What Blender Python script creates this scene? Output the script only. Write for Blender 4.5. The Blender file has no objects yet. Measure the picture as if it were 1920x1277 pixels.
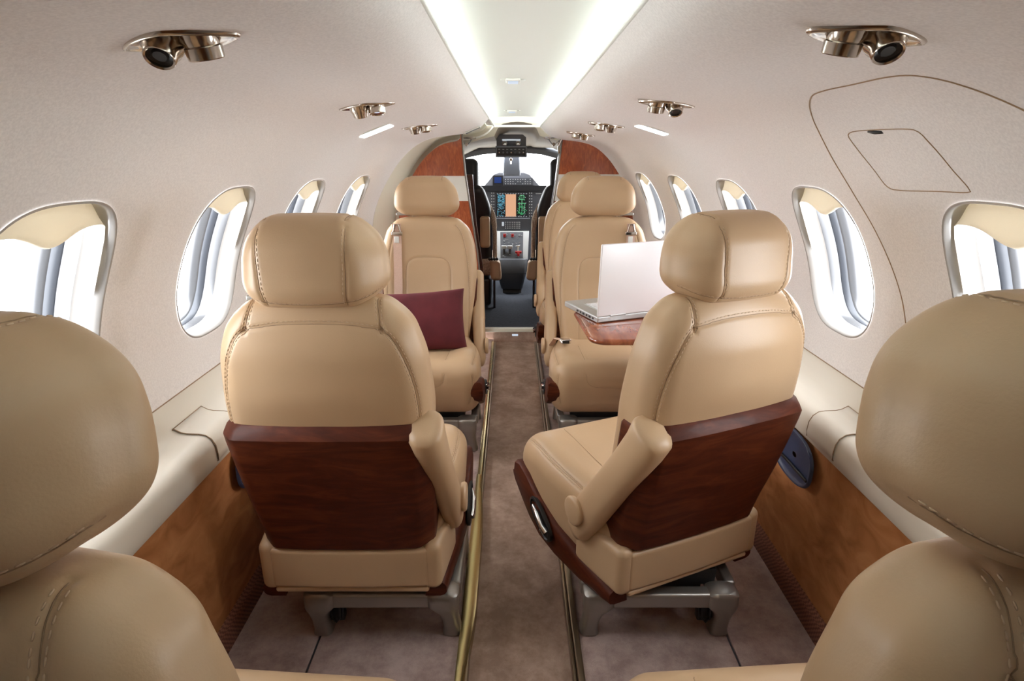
import bpy, bmesh, math, random
import numpy as np
from mathutils import Vector, Matrix
from mathutils.bvhtree import BVHTree
random.seed(7); rng = np.random.default_rng(7)
SC = bpy.context.scene
COL = SC.collection
R = math.radians
# ------------------------------------------------------------------ camera
F = 1100.0; PITCH = math.atan(358/F); CX, CY, CZ = -.03, 0.0, 1.18
cd = bpy.data.cameras.new('camera'); cam = bpy.data.objects.new('camera', cd); COL.objects.link(cam)
cd.sensor_width = 36; cd.lens = 36*F/1920; cd.clip_start = .02; cd.clip_end = 300
cam.location = (CX, CY, CZ); cam.rotation_euler = (math.pi/2 - PITCH, 0, 0)
SC.camera = cam
def ray(px, py):
    u, v = px-960, py-638.5
    return Vector((u, F*math.cos(PITCH)-v*math.sin(PITCH), -(F*math.sin(PITCH)+v*math.cos(PITCH))))
def at(px, py, Y):                     # point on the upright plane y = Y
    d = ray(px, py); return Vector((CX, CY, CZ)) + d*(Y/d.y)
def atz(px, py, Z):                    # point on a level plane
    d = ray(px, py); return Vector((CX, CY, CZ)) + d*((Z-CZ)/d.z)
# ------------------------------------------------------------------ materials
def newmat(name):
    m = bpy.data.materials.new(name); m.use_nodes = True
    nt = m.node_tree; b = nt.nodes['Principled BSDF']; return m, nt, b
def S(b, **k):
    for kk, v in k.items():
        i = b.inputs[kk.replace('_', ' ')]
        i.default_value = (*v, 1) if isinstance(v, tuple) and len(v) == 3 else v
def plain(name, col, rough=.5, metal=0., **k):
    m, nt, b = newmat(name); S(b, Base_Color=col, Roughness=rough, Metallic=metal, **k); return m
def coords(nt, scale=(1,1,1), kind='Object', rot=(0,0,0)):
    tc = nt.nodes.new('ShaderNodeTexCoord'); mp = nt.nodes.new('ShaderNodeMapping')
    mp.inputs['Scale'].default_value = scale; mp.inputs['Rotation'].default_value = rot
    nt.links.new(tc.outputs[kind], mp.inputs[0]); return mp.outputs[0]
def noise(nt, vec, scale, detail=3, rough=.5, dist=0):
    n = nt.nodes.new('ShaderNodeTexNoise'); nt.links.new(vec, n.inputs['Vector'])
    n.inputs['Scale'].default_value = scale; n.inputs['Detail'].default_value = detail
    n.inputs['Roughness'].default_value = rough; n.inputs['Distortion'].default_value = dist
    return n.outputs['Fac']
def ramp(nt, fac, stops):
    r = nt.nodes.new('ShaderNodeValToRGB'); nt.links.new(fac, r.inputs[0])
    e = r.color_ramp.elements
    while len(e) < len(stops): e.new(.5)
    for k, (p, c) in enumerate(stops): e[k].position = p; e[k].color = (*c, 1)
    return r.outputs[0]
def bump(nt, b, fac, strength=.3, dist=.001):
    n = nt.nodes.new('ShaderNodeBump'); n.inputs['Strength'].default_value = strength
    n.inputs['Distance'].default_value = dist
    nt.links.new(fac, n.inputs['Height']); nt.links.new(n.outputs[0], b.inputs['Normal'])
def textured(name, stops, scale, rough=.5, vscale=(1,1,1), detail=3, bs=None, bstr=.3, bd=.001, dist=0, nr=.5, **k):
    m, nt, b = newmat(name); v = coords(nt, vscale)
    nt.links.new(ramp(nt, noise(nt, v, scale, detail, nr, dist), stops), b.inputs['Base Color'])
    S(b, Roughness=rough, **k)
    if bs: bump(nt, b, noise(nt, coords(nt), bs, 3), bstr, bd)
    return m
def emit(name, col, s):
    m, nt, b = newmat(name); S(b, Base_Color=(0,0,0), Emission_Color=col, Emission_Strength=s, Roughness=.4); return m
M = {}
M['leather'] = textured('tan leather', [(.3,(.53,.362,.215)),(.7,(.565,.39,.235))], 6, .4, bs=420, bstr=.25, bd=.0006)
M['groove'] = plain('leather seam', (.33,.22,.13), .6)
M['thread'] = plain('thread', (.60,.44,.29), .6)
M['leather_pale'] = textured('pale tan leather', [(.3,(.52,.37,.235)),(.7,(.56,.40,.26))], 6, .45, bs=420, bstr=.2, bd=.0005)
def wood(name, c0, c1, c2, vscale, coat=.6, rough=.25, dist=1.2):
    m, nt, b = newmat(name); v = coords(nt, vscale)
    f = noise(nt, v, 7, 6, .62, dist)
    nt.links.new(ramp(nt, f, [(.28,c0),(.5,c1),(.72,c2)]), b.inputs['Base Color'])
    S(b, Roughness=rough, Coat_Weight=coat, Coat_Roughness=.06); return m
M['wood'] = wood('mahogany', (.052,.0105,.0045), (.085,.018,.007), (.14,.034,.012), (1.0,1.0,5), .04, .5); M['wood'].node_tree.nodes['Principled BSDF'].inputs['Specular IOR Level'].default_value = .18
M['wood_red'] = wood('figured red mahogany', (.20,.035,.012), (.36,.08,.026), (.52,.15,.05), (9,4,2.2), .5, .3)
M['wood_table'] = wood('table mahogany', (.13,.028,.012), (.26,.065,.025), (.38,.12,.05), (5,1.,3), 1., .2, .3)
M['wood_dark'] = wood('dark mahogany', (.03,.009,.005), (.06,.016,.008), (.09,.025,.012), (3,3,10), .5, .3)
M['fabric'] = textured('headliner fabric', [(.35,(.80,.772,.77)),(.65,(.885,.857,.852))], 260, .85, detail=2, bs=500, bstr=.25, bd=.0008)
M['cream'] = plain('cream plastic', (.74,.69,.60), .38)
M['cream_door'] = plain('cream door trim', (.76,.74,.62), .45)
M['liner'] = plain('beige headliner', (.50,.45,.36), .8)
M['white'] = plain('white panel', (.80,.79,.75), .35)
M['ceil'] = plain('ceiling panel', (.80,.82,.79), .6)
M['frame'] = plain('window frame satin', (.44,.425,.41), .25, .25)
M['reveal'] = plain('window reveal', (.13,.132,.14), .2, .35)
M['seal'] = plain('window seal blue grey', (.06,.066,.08), .3, .2)
M['carpet'] = textured('aisle carpet', [(.38,(.32,.21,.155)),(.62,(.52,.37,.29))], 9, .95, detail=8, nr=.75, bs=700, bstr=.7, bd=.003)
M['carpet_seat'] = textured('mauve brown carpet', [(.38,(.37,.265,.24)),(.62,(.57,.44,.40))], 12, .95, detail=8, nr=.75, bs=700, bstr=.7, bd=.003)
M['carpet_dark'] = textured('dark navy carpet', [(.3,(.018,.022,.032)),(.7,(.035,.042,.058))], 60, .9, detail=6, bs=600, bstr=.5, bd=.002)
M['suede'] = textured('brown suede', [(.3,(.33,.12,.035)),(.5,(.46,.185,.06)),(.72,(.58,.26,.10))], 9, .8, vscale=(1,1,1.6), detail=5, dist=1.2, bs=500, bstr=.2, bd=.0006)
def woven():
    m, nt, b = newmat('woven braid'); v = coords(nt, (1,1,1))
    w = nt.nodes.new('ShaderNodeTexChecker'); nt.links.new(coords(nt,(1,1,1)), w.inputs[0]); w.inputs['Scale'].default_value = 150
    w.inputs[1].default_value = (.30,.12,.07,1); w.inputs[2].default_value = (.14,.05,.03,1)
    nt.links.new(w.outputs[0], b.inputs['Base Color']); bump(nt, b, w.outputs[1], .8, .003); S(b, Roughness=.85); return m
M['woven'] = woven()
M['metal'] = plain('satin grey metal', (.36,.345,.32), .38, .75)
M['chrome'] = plain('warm nickel', (.52,.46,.40), .16, 1.)
M['silver'] = plain('polished silver', (.75,.75,.76), .15, 1.)
M['brass'] = plain('satin gold rail', (.46,.36,.17), .24, .9)
M['rail_dark'] = plain('bronze rail', (.27,.20,.13), .3, .85)
M['black'] = plain('black plastic', (.012,.012,.014), .4)
M['blackl'] = textured('black leather', [(.3,(.012,.012,.015)),(.7,(.02,.02,.024))], 10, .45, bs=300, bstr=.2)
M['grey'] = plain('dark grey plastic', (.055,.058,.068), .5)
M['grey2'] = plain('slate panel', (.13,.135,.155), .5)
M['beamgrey'] = plain('grey beam trim', (.20,.22,.26), .5)
M['navy'] = plain('navy dish', (.04,.055,.12), .35)
M['strap'] = textured('rosy beige webbing', [(.3,(.60,.40,.31)),(.7,(.68,.47,.37))], 200, .5, vscale=(1,1,3), bs=600, bstr=.4)
M['velvet'] = textured('burgundy velvet', [(.3,(.085,.008,.013)),(.7,(.125,.014,.02))], 14, .85, detail=4, Sheen_Weight=.12, Sheen_Roughness=.4, Sheen_Tint=(.5,.08,.1))
M['fleece'] = textured('beige sheepskin', [(.3,(.40,.30,.22)),(.7,(.66,.54,.43))], 90, .95, detail=5, bs=160, bstr=1, bd=.01)
M['alu'] = plain('laptop aluminium', (.86,.86,.89), .35, .15)
M['alu2'] = plain('laptop grey edge', (.52,.53,.53), .35, .6)
M['cove'] = emit('cove lamp', (.93,1,.97), 15)
M['lens'] = emit('lamp lens', (.92,1,1), 3.5)
M['lens_soft'] = emit('sign lens', (.75,.85,1), .7)
M['map'] = emit('map page', (.78,.42,.25), .8)
M['cyan'] = emit('cyan mark', (.15,.55,.75), .7)
M['green'] = emit('green mark', (.05,.6,.2), .55)
M['bluee'] = emit('blue screen', (.015,.06,.3), .5)
M['whitee'] = emit('pale mark', (.7,.75,.8), .6)
M['markw'] = plain('pale marking', (.45,.46,.47), .5)
M['red'] = plain('red knob', (.45,.02,.02), .4)
def pane_mat():
    m = bpy.data.materials.new('clear pane'); m.use_nodes = True; nt = m.node_tree; nt.nodes.clear()
    o = nt.nodes.new('ShaderNodeOutputMaterial'); mx = nt.nodes.new('ShaderNodeMixShader')
    t = nt.nodes.new('ShaderNodeBsdfTransparent'); g = nt.nodes.new('ShaderNodeBsdfGlossy')
    g.inputs['Roughness'].default_value = .05; mx.inputs[0].default_value = .05
    nt.links.new(t.outputs[0], mx.inputs[1]); nt.links.new(g.outputs[0], mx.inputs[2]); nt.links.new(mx.outputs[0], o.inputs[0])
    return m
M['pane'] = pane_mat()
m, nt, b = newmat('cream shade'); S(b, Base_Color=(.80,.76,.68), Roughness=.5)
tr = nt.nodes.new('ShaderNodeBsdfTranslucent'); tr.inputs[0].default_value = (.75,.68,.55,1); mx = nt.nodes.new('ShaderNodeMixShader'); mx.inputs[0].default_value = .3
nt.links.new(b.outputs[0], mx.inputs[1]); nt.links.new(tr.outputs[0], mx.inputs[2]); nt.links.new(mx.outputs[0], nt.nodes['Material Output'].inputs[0]); M['shade'] = m
# ------------------------------------------------------------------ mesh building
def ci(x, xs, ys):                    # smooth monotone-ish cubic interpolation
    xs = np.asarray(xs, float); ys = np.asarray(ys, float); x = np.clip(np.asarray(x, float), xs[0], xs[-1])
    d = np.diff(ys)/np.diff(xs); m = np.zeros(len(xs)); m[0] = d[0]; m[-1] = d[-1]
    for k in range(1, len(xs)-1): m[k] = 0 if d[k-1]*d[k] <= 0 else 2*d[k-1]*d[k]/(d[k-1]+d[k])
    k = np.clip(np.searchsorted(xs, x, side='right')-1, 0, len(xs)-2)
    h = xs[k+1]-xs[k]; t = (x-xs[k])/h
    return (2*t**3-3*t**2+1)*ys[k]+(t**3-2*t**2+t)*h*m[k]+(-2*t**3+3*t**2)*ys[k+1]+(t**3-t**2)*h*m[k+1]
def sm(x): x = np.clip(x, 0, 1); return x*x*(3-2*x)
class MB:
    def __init__(s): s.v = []; s.f = []; s.mi = []; s.sm = []; s.n = 0
    def add(s, v, f, mi=0, smooth=True):
        v = np.asarray(v, float).reshape(-1, 3); s.v.append(v)
        for q in f: s.f.append(tuple(int(i)+s.n for i in q)); s.mi.append(mi); s.sm.append(smooth)
        s.n += len(v); return s
    def box(s, c, h, mi=0, rot=None, bev=0, smooth=None):
        if bev > 0:
            v, f = rbox(h, bev, seg=3)
            v = np.array(v)
        else:
            v = np.array([(x,y,z) for x in (-1,1) for y in (-1,1) for z in (-1,1)], float)*np.array(h)
            f = [(0,1,3,2),(4,6,7,5),(0,4,5,1),(2,3,7,6),(0,2,6,4),(1,5,7,3)]
        if rot is not None: v = v @ np.array(rot.to_3x3()).T
        return s.add(v+np.array(c), f, mi, bev > 0)
    def loft(s, rings, mi=0, cap=True, closed=True, smooth=True):
        n = len(rings[0]); v = np.concatenate([np.asarray(r, float) for r in rings]); f = []
        for k in range(len(rings)-1):
            for i in range(n if closed else n-1):
                j = (i+1) % n; f.append((k*n+i, k*n+j, (k+1)*n+j, (k+1)*n+i))
        if cap and closed: f.append(tuple(range(n-1, -1, -1))); f.append(tuple((len(rings)-1)*n+i for i in range(n)))
        return s.add(v, f, mi, smooth)
    def tube(s, pts, r, seg=8, mi=0, flat=1.0, up=(0,0,1)):
        pts = [Vector(p) for p in pts]; rings = []
        for k, p in enumerate(pts):
            t = (pts[min(k+1, len(pts)-1)]-pts[max(k-1, 0)]).normalized()
            a = t.cross(Vector(up));
            if a.length < 1e-3: a = t.cross(Vector((1,0,0)))
            a.normalize(); b = a.cross(t).normalized(); rr = r[k] if isinstance(r, (list, tuple)) else r
            rings.append([p + a*math.cos(q)*rr + b*math.sin(q)*rr*flat for q in [2*math.pi*i/seg for i in range(seg)]])
        return s.loft([[tuple(q) for q in rg] for rg in rings], mi)
    def cyl(s, p, axis, r0, h, r1=None, seg=24, mi=0, bev=0):
        r1 = r0 if r1 is None else r1; ax = Vector(axis).normalized(); p = Vector(p)
        prof = [(0, r0*.001), (0, r0-bev), (bev, r0), (h-bev, r1), (h, r1-bev), (h, r1*.001)] if bev else [(0, r0*.001), (0, r0), (0, r0), (h, r1), (h, r1), (h, r1*.001)]
        return s.lathe(p, ax, prof, seg, mi)
    def lathe(s, p, axis, prof, seg=24, mi=0):
        ax = Vector(axis).normalized(); p = Vector(p); a = ax.orthogonal().normalized(); b = ax.cross(a)
        return s.loft([[tuple(p+ax*h+(a*math.cos(q)+b*math.sin(q))*r) for q in [2*math.pi*i/seg for i in range(seg)]] for h, r in prof], mi, cap=True)
    def prism(s, poly, off, mi=0, smooth=False):   # polygon of 3-D points, moved by off
        a = [Vector(p) for p in poly]; b = [p+Vector(off) for p in a]; n = len(a)
        f = [tuple(range(n)), tuple(range(2*n-1, n-1, -1))] + [(i, n+i, n+(i+1) % n, (i+1) % n) for i in range(n)]
        return s.add([tuple(p) for p in a+b], f, mi, smooth)
    def mesh(s, name):
        me = bpy.data.meshes.new(name); v = np.concatenate(s.v)
        me.from_pydata(v.tolist(), [], s.f); me.polygons.foreach_set('material_index', s.mi); me.polygons.foreach_set('use_smooth', s.sm)
        me.update(); return me
    def build(s, name, mats, parent=None, angle=40, loc=None, recalc=True):
        me = s.mesh(name)
        if recalc:
            bm = bmesh.new(); bm.from_mesh(me); bmesh.ops.recalc_face_normals(bm, faces=bm.faces); bm.to_mesh(me); bm.free()
        return link(name, me, mats, parent, angle, loc)
def link(name, me, mats, parent=None, angle=40, loc=None):
    for m in (mats if isinstance(mats, (list, tuple)) else [mats]): me.materials.append(M[m])
    if angle: me.set_sharp_from_angle(angle=R(angle))
    o = bpy.data.objects.new(name, me); COL.objects.link(o)
    if parent: o.parent = parent
    if loc: o.location = loc
    return o
def tag(o, label=None, cat=None, group=None, kind=None):
    if label: o['label'] = label
    if cat: o['category'] = cat
    if group: o['group'] = group
    if kind: o['kind'] = kind
    return o
def empty(name, loc, label, cat, group=None, rz=0):
    o = bpy.data.objects.new(name, None); COL.objects.link(o); o.location = loc; o.rotation_euler.z = rz
    o.empty_display_size = .05; return tag(o, label, cat, group)
def rbox(h, r, seg=3, ds=None):        # rounded box: half sizes h, edge radius r
    h = np.array(h, float); r = min(r, h.min()*.999)
    def ticks(H):
        if ds:
            core = max(1, int(round(2*(H-r)/ds))); nr = max(3, int(round(r*1.3/ds)))
        else: core = 1; nr = seg
        ang = np.linspace(0, math.pi/4, nr+1)
        # both faces meet at 45 degrees
        edge = r*np.tan(ang)
        return np.concatenate([-(H-r)-edge[::-1], np.linspace(-(H-r), H-r, core+1)[1:-1], (H-r)+edge])
    T = [ticks(h[i]) for i in range(3)]
    vs = []; fs = []; n = 0
    for ax in range(3):
        a, b = (ax+1) % 3, (ax+2) % 3
        A, B = np.meshgrid(T[a], T[b], indexing='ij'); na, nb = A.shape
        for sg in (-1, 1):
            P = np.zeros((na*nb, 3)); P[:, a] = A.ravel(); P[:, b] = B.ravel(); P[:, ax] = sg*h[ax]
            vs.append(P); i, j = np.meshgrid(np.arange(na-1), np.arange(nb-1), indexing='ij'); i = i.ravel(); j = j.ravel()
            q = np.stack([i*nb+j, (i+1)*nb+j, (i+1)*nb+j+1, i*nb+j+1], 1)+n
            fs.append(q if sg > 0 else q[:, ::-1]); n += na*nb
    V = np.concatenate(vs); Q = np.concatenate(fs)
    key = np.round(V*1e5).astype(np.int64); _, idx, inv = np.unique(key, axis=0, return_index=True, return_inverse=True)
    V = V[idx]; Q = inv.reshape(-1)[Q]
    core = np.clip(V, -(h-r), h-r); d = V-core; L = np.linalg.norm(d, axis=1, keepdims=True); L[L == 0] = 1
    return core + d/L*r, Q
def normals_of(V, Q):
    n = np.cross(V[Q[:, 2]]-V[Q[:, 0]], V[Q[:, 3]]-V[Q[:, 1]]); N = np.zeros_like(V)
    for k in range(4): np.add.at(N, Q[:, k], n)
    return N/np.maximum(np.linalg.norm(N, axis=1, keepdims=True), 1e-12)
def densify(pts, step, smooth=True):
    P = np.array(pts, float)
    if smooth and len(P) > 2:
        out = []
        for k in range(len(P)-1):
            p0 = P[max(k-1, 0)]; p1 = P[k]; p2 = P[k+1]; p3 = P[min(k+2, len(P)-1)]
            for t in np.linspace(0, 1, 13)[:-1]:
                out.append(.5*((2*p1)+(-p0+p2)*t+(2*p0-5*p1+4*p2-p3)*t*t+(-p0+3*p1-3*p2+p3)*t**3))
        out.append(P[-1]); P = np.array(out)
    L = np.concatenate([[0], np.cumsum(np.linalg.norm(np.diff(P, axis=0), axis=1))])
    n = max(2, int(L[-1]/step)+1); s = np.linspace(0, L[-1], n)
    return np.stack([np.interp(s, L, P[:, i]) for i in range(3)], 1)
def padded(V, Q, seams, depth=.0028, width=.0045, stitch=.0045, sl=.0058, gap=.0088, sr=.0009):
    """press seams into a leather skin and lay rows of thread beside them.
    seams: list of (points, direction to cast along, rows) ; rows e.g. (-1, 1)"""
    N = normals_of(V, Q); bvh = BVHTree.FromPolygons([Vector(p) for p in V], [tuple(q) for q in Q])
    W = V.copy(); mb = MB(); stitches = []
    for pts, dirn, rows in seams:
        d = Vector(dirn).normalized(); P = densify(pts, .003); S_ = []; SN = []
        for p in P:
            h = bvh.ray_cast(Vector(p)-d*.5, d)
            if h[0] is None:
                h = bvh.find_nearest(Vector(p))
            S_.append(h[0]); SN.append(h[1] if h[1].dot(d) < 0 else h[1])
        C = np.array([tuple(p) for p in S_])
        lo, hi = C.min(0)-.02, C.max(0)+.02
        idx = np.where(((V > lo) & (V < hi)).all(1))[0]
        for blk in np.array_split(idx, max(1, len(idx)//4000)):
            if len(blk) == 0: continue
            D = np.sqrt(((V[blk][:, None, :]-C[None])**2).sum(2)).min(1)
            W[blk] -= N[blk]*(depth*np.exp(-(D/width)**2))[:, None]
        stitches.append((S_, SN, rows))
    mb.add(W, Q, 0)
    bv2 = BVHTree.FromPolygons([Vector(p) for p in W], [tuple(q) for q in Q])
    for S_, SN, rows in stitches:
        # dark seam line at the bottom of the groove
        line = []
        for p in S_:
            h = bv2.find_nearest(p); line.append(h[0]+h[1]*.0002)
        if len(line) > 2: mb.tube([tuple(p) for p in line], .0006, 5, 1)
        if not rows: continue
        acc = 0.; nxt = gap
        for k in range(1, len(S_)-1):
            acc += (S_[k]-S_[k-1]).length
            if acc < nxt: continue
            nxt += gap; t = (S_[k+1]-S_[k-1]).normalized(); n = Vector(SN[k]); b = n.cross(t).normalized()
            for rw in rows:
                q = S_[k]+b*rw*stitch; h = bv2.find_nearest(q); c = h[0]+h[1]*.0002; tt = (t-h[1]*t.dot(h[1])).normalized(); bb = tt.cross(h[1])
                pr = [(-.5, .3), (-.3, 1), (.3, 1), (.5, .3)]
                mb.loft([[tuple(c+tt*a*sl+(bb*math.cos(w)+h[1]*math.sin(w))*sr*g) for w in [math.pi/2.5*i for i in range(5)]] for a, g in pr], 2)
    return mb
LM = ['leather', 'groove', 'thread']
# ------------------------------------------------------------------ fuselage surface
PRO = np.array([(.805,.64),(.808,.72),(.803,.80),(.785,.89),(.745,.99),(.69,1.087),(.62,1.180),(.54,1.247),(.46,1.281),(.38,1.293),(.31,1.300),(.245,1.313),(.195,1.336),(.155,1.372)])
_P = densify([(a, 0, b) for a, b in PRO], .004); PX, PZ = _P[:, 0], _P[:, 2]
PT = np.concatenate([[0], np.cumsum(np.hypot(np.diff(PX), np.diff(PZ)))]); TMAX = PT[-1]
def sx(y): return 1-.12*sm((np.asarray(y, float)-1.6)/2.4)
def drop(y, z): return .024*(np.asarray(y, float)-.9)*sm((z-.64)/.7)
def surf(sg, y, t):
    y = np.asarray(y, float); t = np.asarray(t, float)
    X = np.interp(t, PT, PX); Z = np.interp(t, PT, PZ)
    return np.stack([sg*X*sx(y), y+0*t, Z-drop(y, Z)], -1)
def snorm(sg, y, t):                  # unit normal pointing into the cabin
    e = .006; a = surf(sg, y+e, t)-surf(sg, y-e, t); b = surf(sg, y, np.clip(t+e, 0, TMAX))-surf(sg, y, np.clip(t-e, 0, TMAX))
    n = np.cross(a, b); n /= np.linalg.norm(n, axis=-1, keepdims=True)
    c = np.array([0, 0, .9]); p = surf(sg, y, t); w = c-p; w[..., 1] = 0
    return n*np.sign((n*w).sum(-1, keepdims=True))
def t_at_z(z): return float(np.interp(z, PZ, PT))
T0, T1 = t_at_z(.735), t_at_z(1.105); TC, TH = (T0+T1)/2, (T1-T0)/2
WH = .152
def sell(a, e=3.0):
    c, s_ = math.cos(a), math.sin(a)
    r = (abs(c)**e+abs(s_)**e)**(-1/e); return c*r, s_*r
def wall(name, sg, y0, y1, wins):
    NA = 96; M_ = 7; mb = MB(); norms = []
    def patch(Y, T, f):
        mb.add(surf(sg, Y, T).reshape(-1, 3), f); norms.append(snorm(sg, Y, T).reshape(-1, 3))
    def grid(ya, yb, ta, tb, ny=None, nt=None):
        ny = ny or max(1, int((yb-ya)/.06)); nt = nt or max(2, int((tb-ta)/.025))
        Y, T = np.meshgrid(np.linspace(ya, yb, ny+1), np.linspace(ta, tb, nt+1), indexing='ij')
        f = [(i*(nt+1)+j, (i+1)*(nt+1)+j, (i+1)*(nt+1)+j+1, i*(nt+1)+j+1) for i in range(ny) for j in range(nt)]
        patch(Y, T, f)
    ta, tb = T0-.05, T1+.05
    cur = y0
    for c in wins:
        a, b = c-WH-.05, c+WH+.05
        if a > cur: grid(cur, a, ta, tb, None, 24)
        # ring patch from the hole to its rectangle
        Y = np.zeros((M_+1, NA)); T = np.zeros((M_+1, NA))
        for k in range(NA):
            an = 2*math.pi*(k+.5)/NA; u, w = sell(an); hi = (c+u*WH, TC+w*TH)
            dx, dt = hi[0]-c, hi[1]-TC; q = min((WH+.05)/abs(dx), (TH+.05)/abs(dt)); ho = (c+dx*q, TC+dt*q)
            for m in range(M_+1):
                g = m/M_; Y[m, k] = hi[0]*(1-g)+ho[0]*g; T[m, k] = hi[1]*(1-g)+ho[1]*g
        f = [(m*NA+k, m*NA+(k+1) % NA, (m+1)*NA+(k+1) % NA, (m+1)*NA+k) for m in range(M_) for k in range(NA)]
        patch(Y, T, f)
        # corners of the rectangle
        for su in (-1, 1):
            for sw in (-1, 1):
                best = min(range(NA), key=lambda k: abs(Y[M_, k]-(c+su*(WH+.05)))+abs(T[M_, k]-(TC+sw*(TH+.05))))
                k2 = sorted(range(NA), key=lambda k: abs(Y[M_, k]-(c+su*(WH+.05)))+abs(T[M_, k]-(TC+sw*(TH+.05))))[:2]
                patch(np.array([Y[M_, k2[0]], Y[M_, k2[1]], c+su*(WH+.05)]), np.array([T[M_, k2[0]], T[M_, k2[1]], TC+sw*(TH+.05)]), [(0, 1, 2)])
        hw_, ht_ = WH+.05, TH+.05; yb = c+(Y[M_]-c)*1.08; tb_ = TC+(T[M_]-TC)*1.08; yi = c+(Y[M_]-c)*.96; ti = TC+(T[M_]-TC)*.96
        YY = np.stack([yi, yb]); TT = np.stack([ti, tb_]); nn_ = snorm(sg, YY, TT)
        mb.add((surf(sg, YY, TT)-nn_*.003).reshape(-1, 3), [(k, (k+1) % NA, NA+(k+1) % NA, NA+k) for k in range(NA)]); norms.append(nn_.reshape(-1, 3))
        cur = b
    if y1 > cur: grid(cur, y1, ta, tb, None, 24)
    grid(y0, y1, 0, ta, 90, 4); grid(y0, y1, tb, TMAX, 90, 36)
    me = mb.mesh(name); nn = np.concatenate(norms)
    # wind the faces towards the cabin
    bm = bmesh.new(); bm.from_mesh(me); bm.faces.ensure_lookup_table(); bm.verts.ensure_lookup_table()
    fl = [f for f in bm.faces if f.normal.dot(Vector(nn[f.verts[0].index])) < 0]; bmesh.ops.reverse_faces(bm, faces=fl); bm.to_mesh(me); bm.free()
    o = link(name, me, 'fabric', None, 0); me.normals_split_custom_set_from_vertices([tuple(n) for n in nn])
    o['kind'] = 'structure'; return o
WL = []+[.885+.56*k for k in range(4)]
WR = []+[.885+.56*k for k in range(5)]
YB = -1.25; YL = 3.02; YR = 3.66
wall_l = wall('wall_left', -1, YB, YL, WL)
wall_r = wall('wall_right', 1, YB, YR, WR)
# ---- windows
def wring(sg, c, sc, dep, NA=96, grow=0.):
    an = [2*math.pi*(k+.5)/NA for k in range(NA)]; uv = np.array([sell(a) for a in an])
    Y = c+uv[:, 0]*(WH*sc); T = TC+uv[:, 1]*(TH*(sc if sc > .93 else (sc*.5+.5*.97)))
    return surf(sg, Y, T)-snorm(sg, Y, T)*dep
nwin = 0
def window(sg, c):
    global nwin; nwin += 1
    root = bpy.data.objects.new('window_%d' % nwin, None); COL.objects.link(root); root['kind'] = 'structure'
    base = surf(sg, c, TC); root.location = tuple(base)
    off = -np.array(base)
    fr = MB(); rs = [wring(sg, c, s_, d)+off for s_, d in ((1.012,-.0015),(1.0,-.003),(.985,-.001),(.97,.008),(.955,.022),(.945,.040),(.925,.046))]
    fr.loft(rs, 0, cap=False); fr.build('window_frame', 'frame', root, 0)
    se = MB(); rs = [wring(sg, c, s_, d)+off for s_, d in ((.925,.046),(.92,.052),(.912,.072),(.900,.074),(.892,.090),(.87,.094),(.862,.125))]
    se.loft(rs[:3], 0, cap=False); se.loft(rs[2:5], 1, cap=False); se.loft(rs[4:], 0, cap=False); se.build('window_reveal', ['reveal', 'seal'], root, 0)
    pn = MB(); r0 = wring(sg, c, .866, .112)+off; cen = (surf(sg, c, TC)-snorm(sg, np.array(c), np.array(TC))*.115+off).reshape(1, 3)
    half = (r0+cen)/2
    n = len(r0); pn.add(np.concatenate([r0, cen]), [(i, (i+1) % n, n) for i in range(n)]); pn.build('window_pane', 'pane', root, 0)
    # pulled-up shade with a bulged lip
    sh = MB(); nx = 28; cols = []
    for i in range(nx+1):
        u = -1+2*i/nx; e = 3.; ww = max(0, 1-abs(u)**e)**(1/e); ttop = TC+ww*TH*.965
        lip = .052+.026*math.exp(-(u/.34)**2)
        tb = TC+TH*.97-lip; tb = min(tb, ttop-.001)
        y = c+u*WH*.93
        ringp = []
        for k, (g, dd) in enumerate(((0, .026), (.35, .018), (.75, .011), (.93, .010), (1.0, .015), (1.0, .024), (.8, .032), (0, .034))):
            t = ttop+(tb-ttop)*g
            bul = .008*math.exp(-(u/.34)**2)*g
            p = surf(sg, y, t)-snorm(sg, np.array(y), np.array(t))*(dd-bul)+off; ringp.append(p)
        cols.append(np.array(ringp))
    sh.loft(cols, 0, cap=True); sh.build('window_shade', 'shade', root, 60)
    # daylight portal
    ld = bpy.data.lights.new('daylight', 'AREA'); ld.shape = 'RECTANGLE'; ld.size = .34; ld.size_y = .40; ld.cycles.is_portal = True
    lo = bpy.data.objects.new('daylight', ld); COL.objects.link(lo)
    nrm = snorm(sg, np.array(c), np.array(TC)); lo.location = tuple(base-nrm*.14)
    lo.rotation_euler = Vector(tuple(nrm)).to_track_quat('-Z', 'Y').to_euler()
for c in WL: window(-1, c)
for c in WR: window(1, c)
# ---- ceiling: centre panel above the coves
def struct(o): o['kind'] = 'structure'; return o
def strip_rings(ys, fn): return [fn(y) for y in ys]
YS = list(np.linspace(YB, YR, 30))
mb = MB()
mb.loft([[(-.27*float(sx(y)), y, 1.372-float(drop(y, 1.372))+.012), (-.245*float(sx(y)), y, 1.372-float(drop(y, 1.372))+.040), (-.19*float(sx(y)), y, 1.372-float(drop(y, 1.372))+.052),
          (-.10*float(sx(y)), y, 1.372-float(drop(y, 1.372))+.055), (0, y, 1.372-float(drop(y, 1.372))+.056), (.10*float(sx(y)), y, 1.372-float(drop(y, 1.372))+.055),
          (.19*float(sx(y)), y, 1.372-float(drop(y, 1.372))+.052), (.245*float(sx(y)), y, 1.372-float(drop(y, 1.372))+.040), (.27*float(sx(y)), y, 1.372-float(drop(y, 1.372))+.012)] for y in YS], 0, closed=False)
struct(mb.build('ceiling', 'ceil', None, 60))
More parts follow.
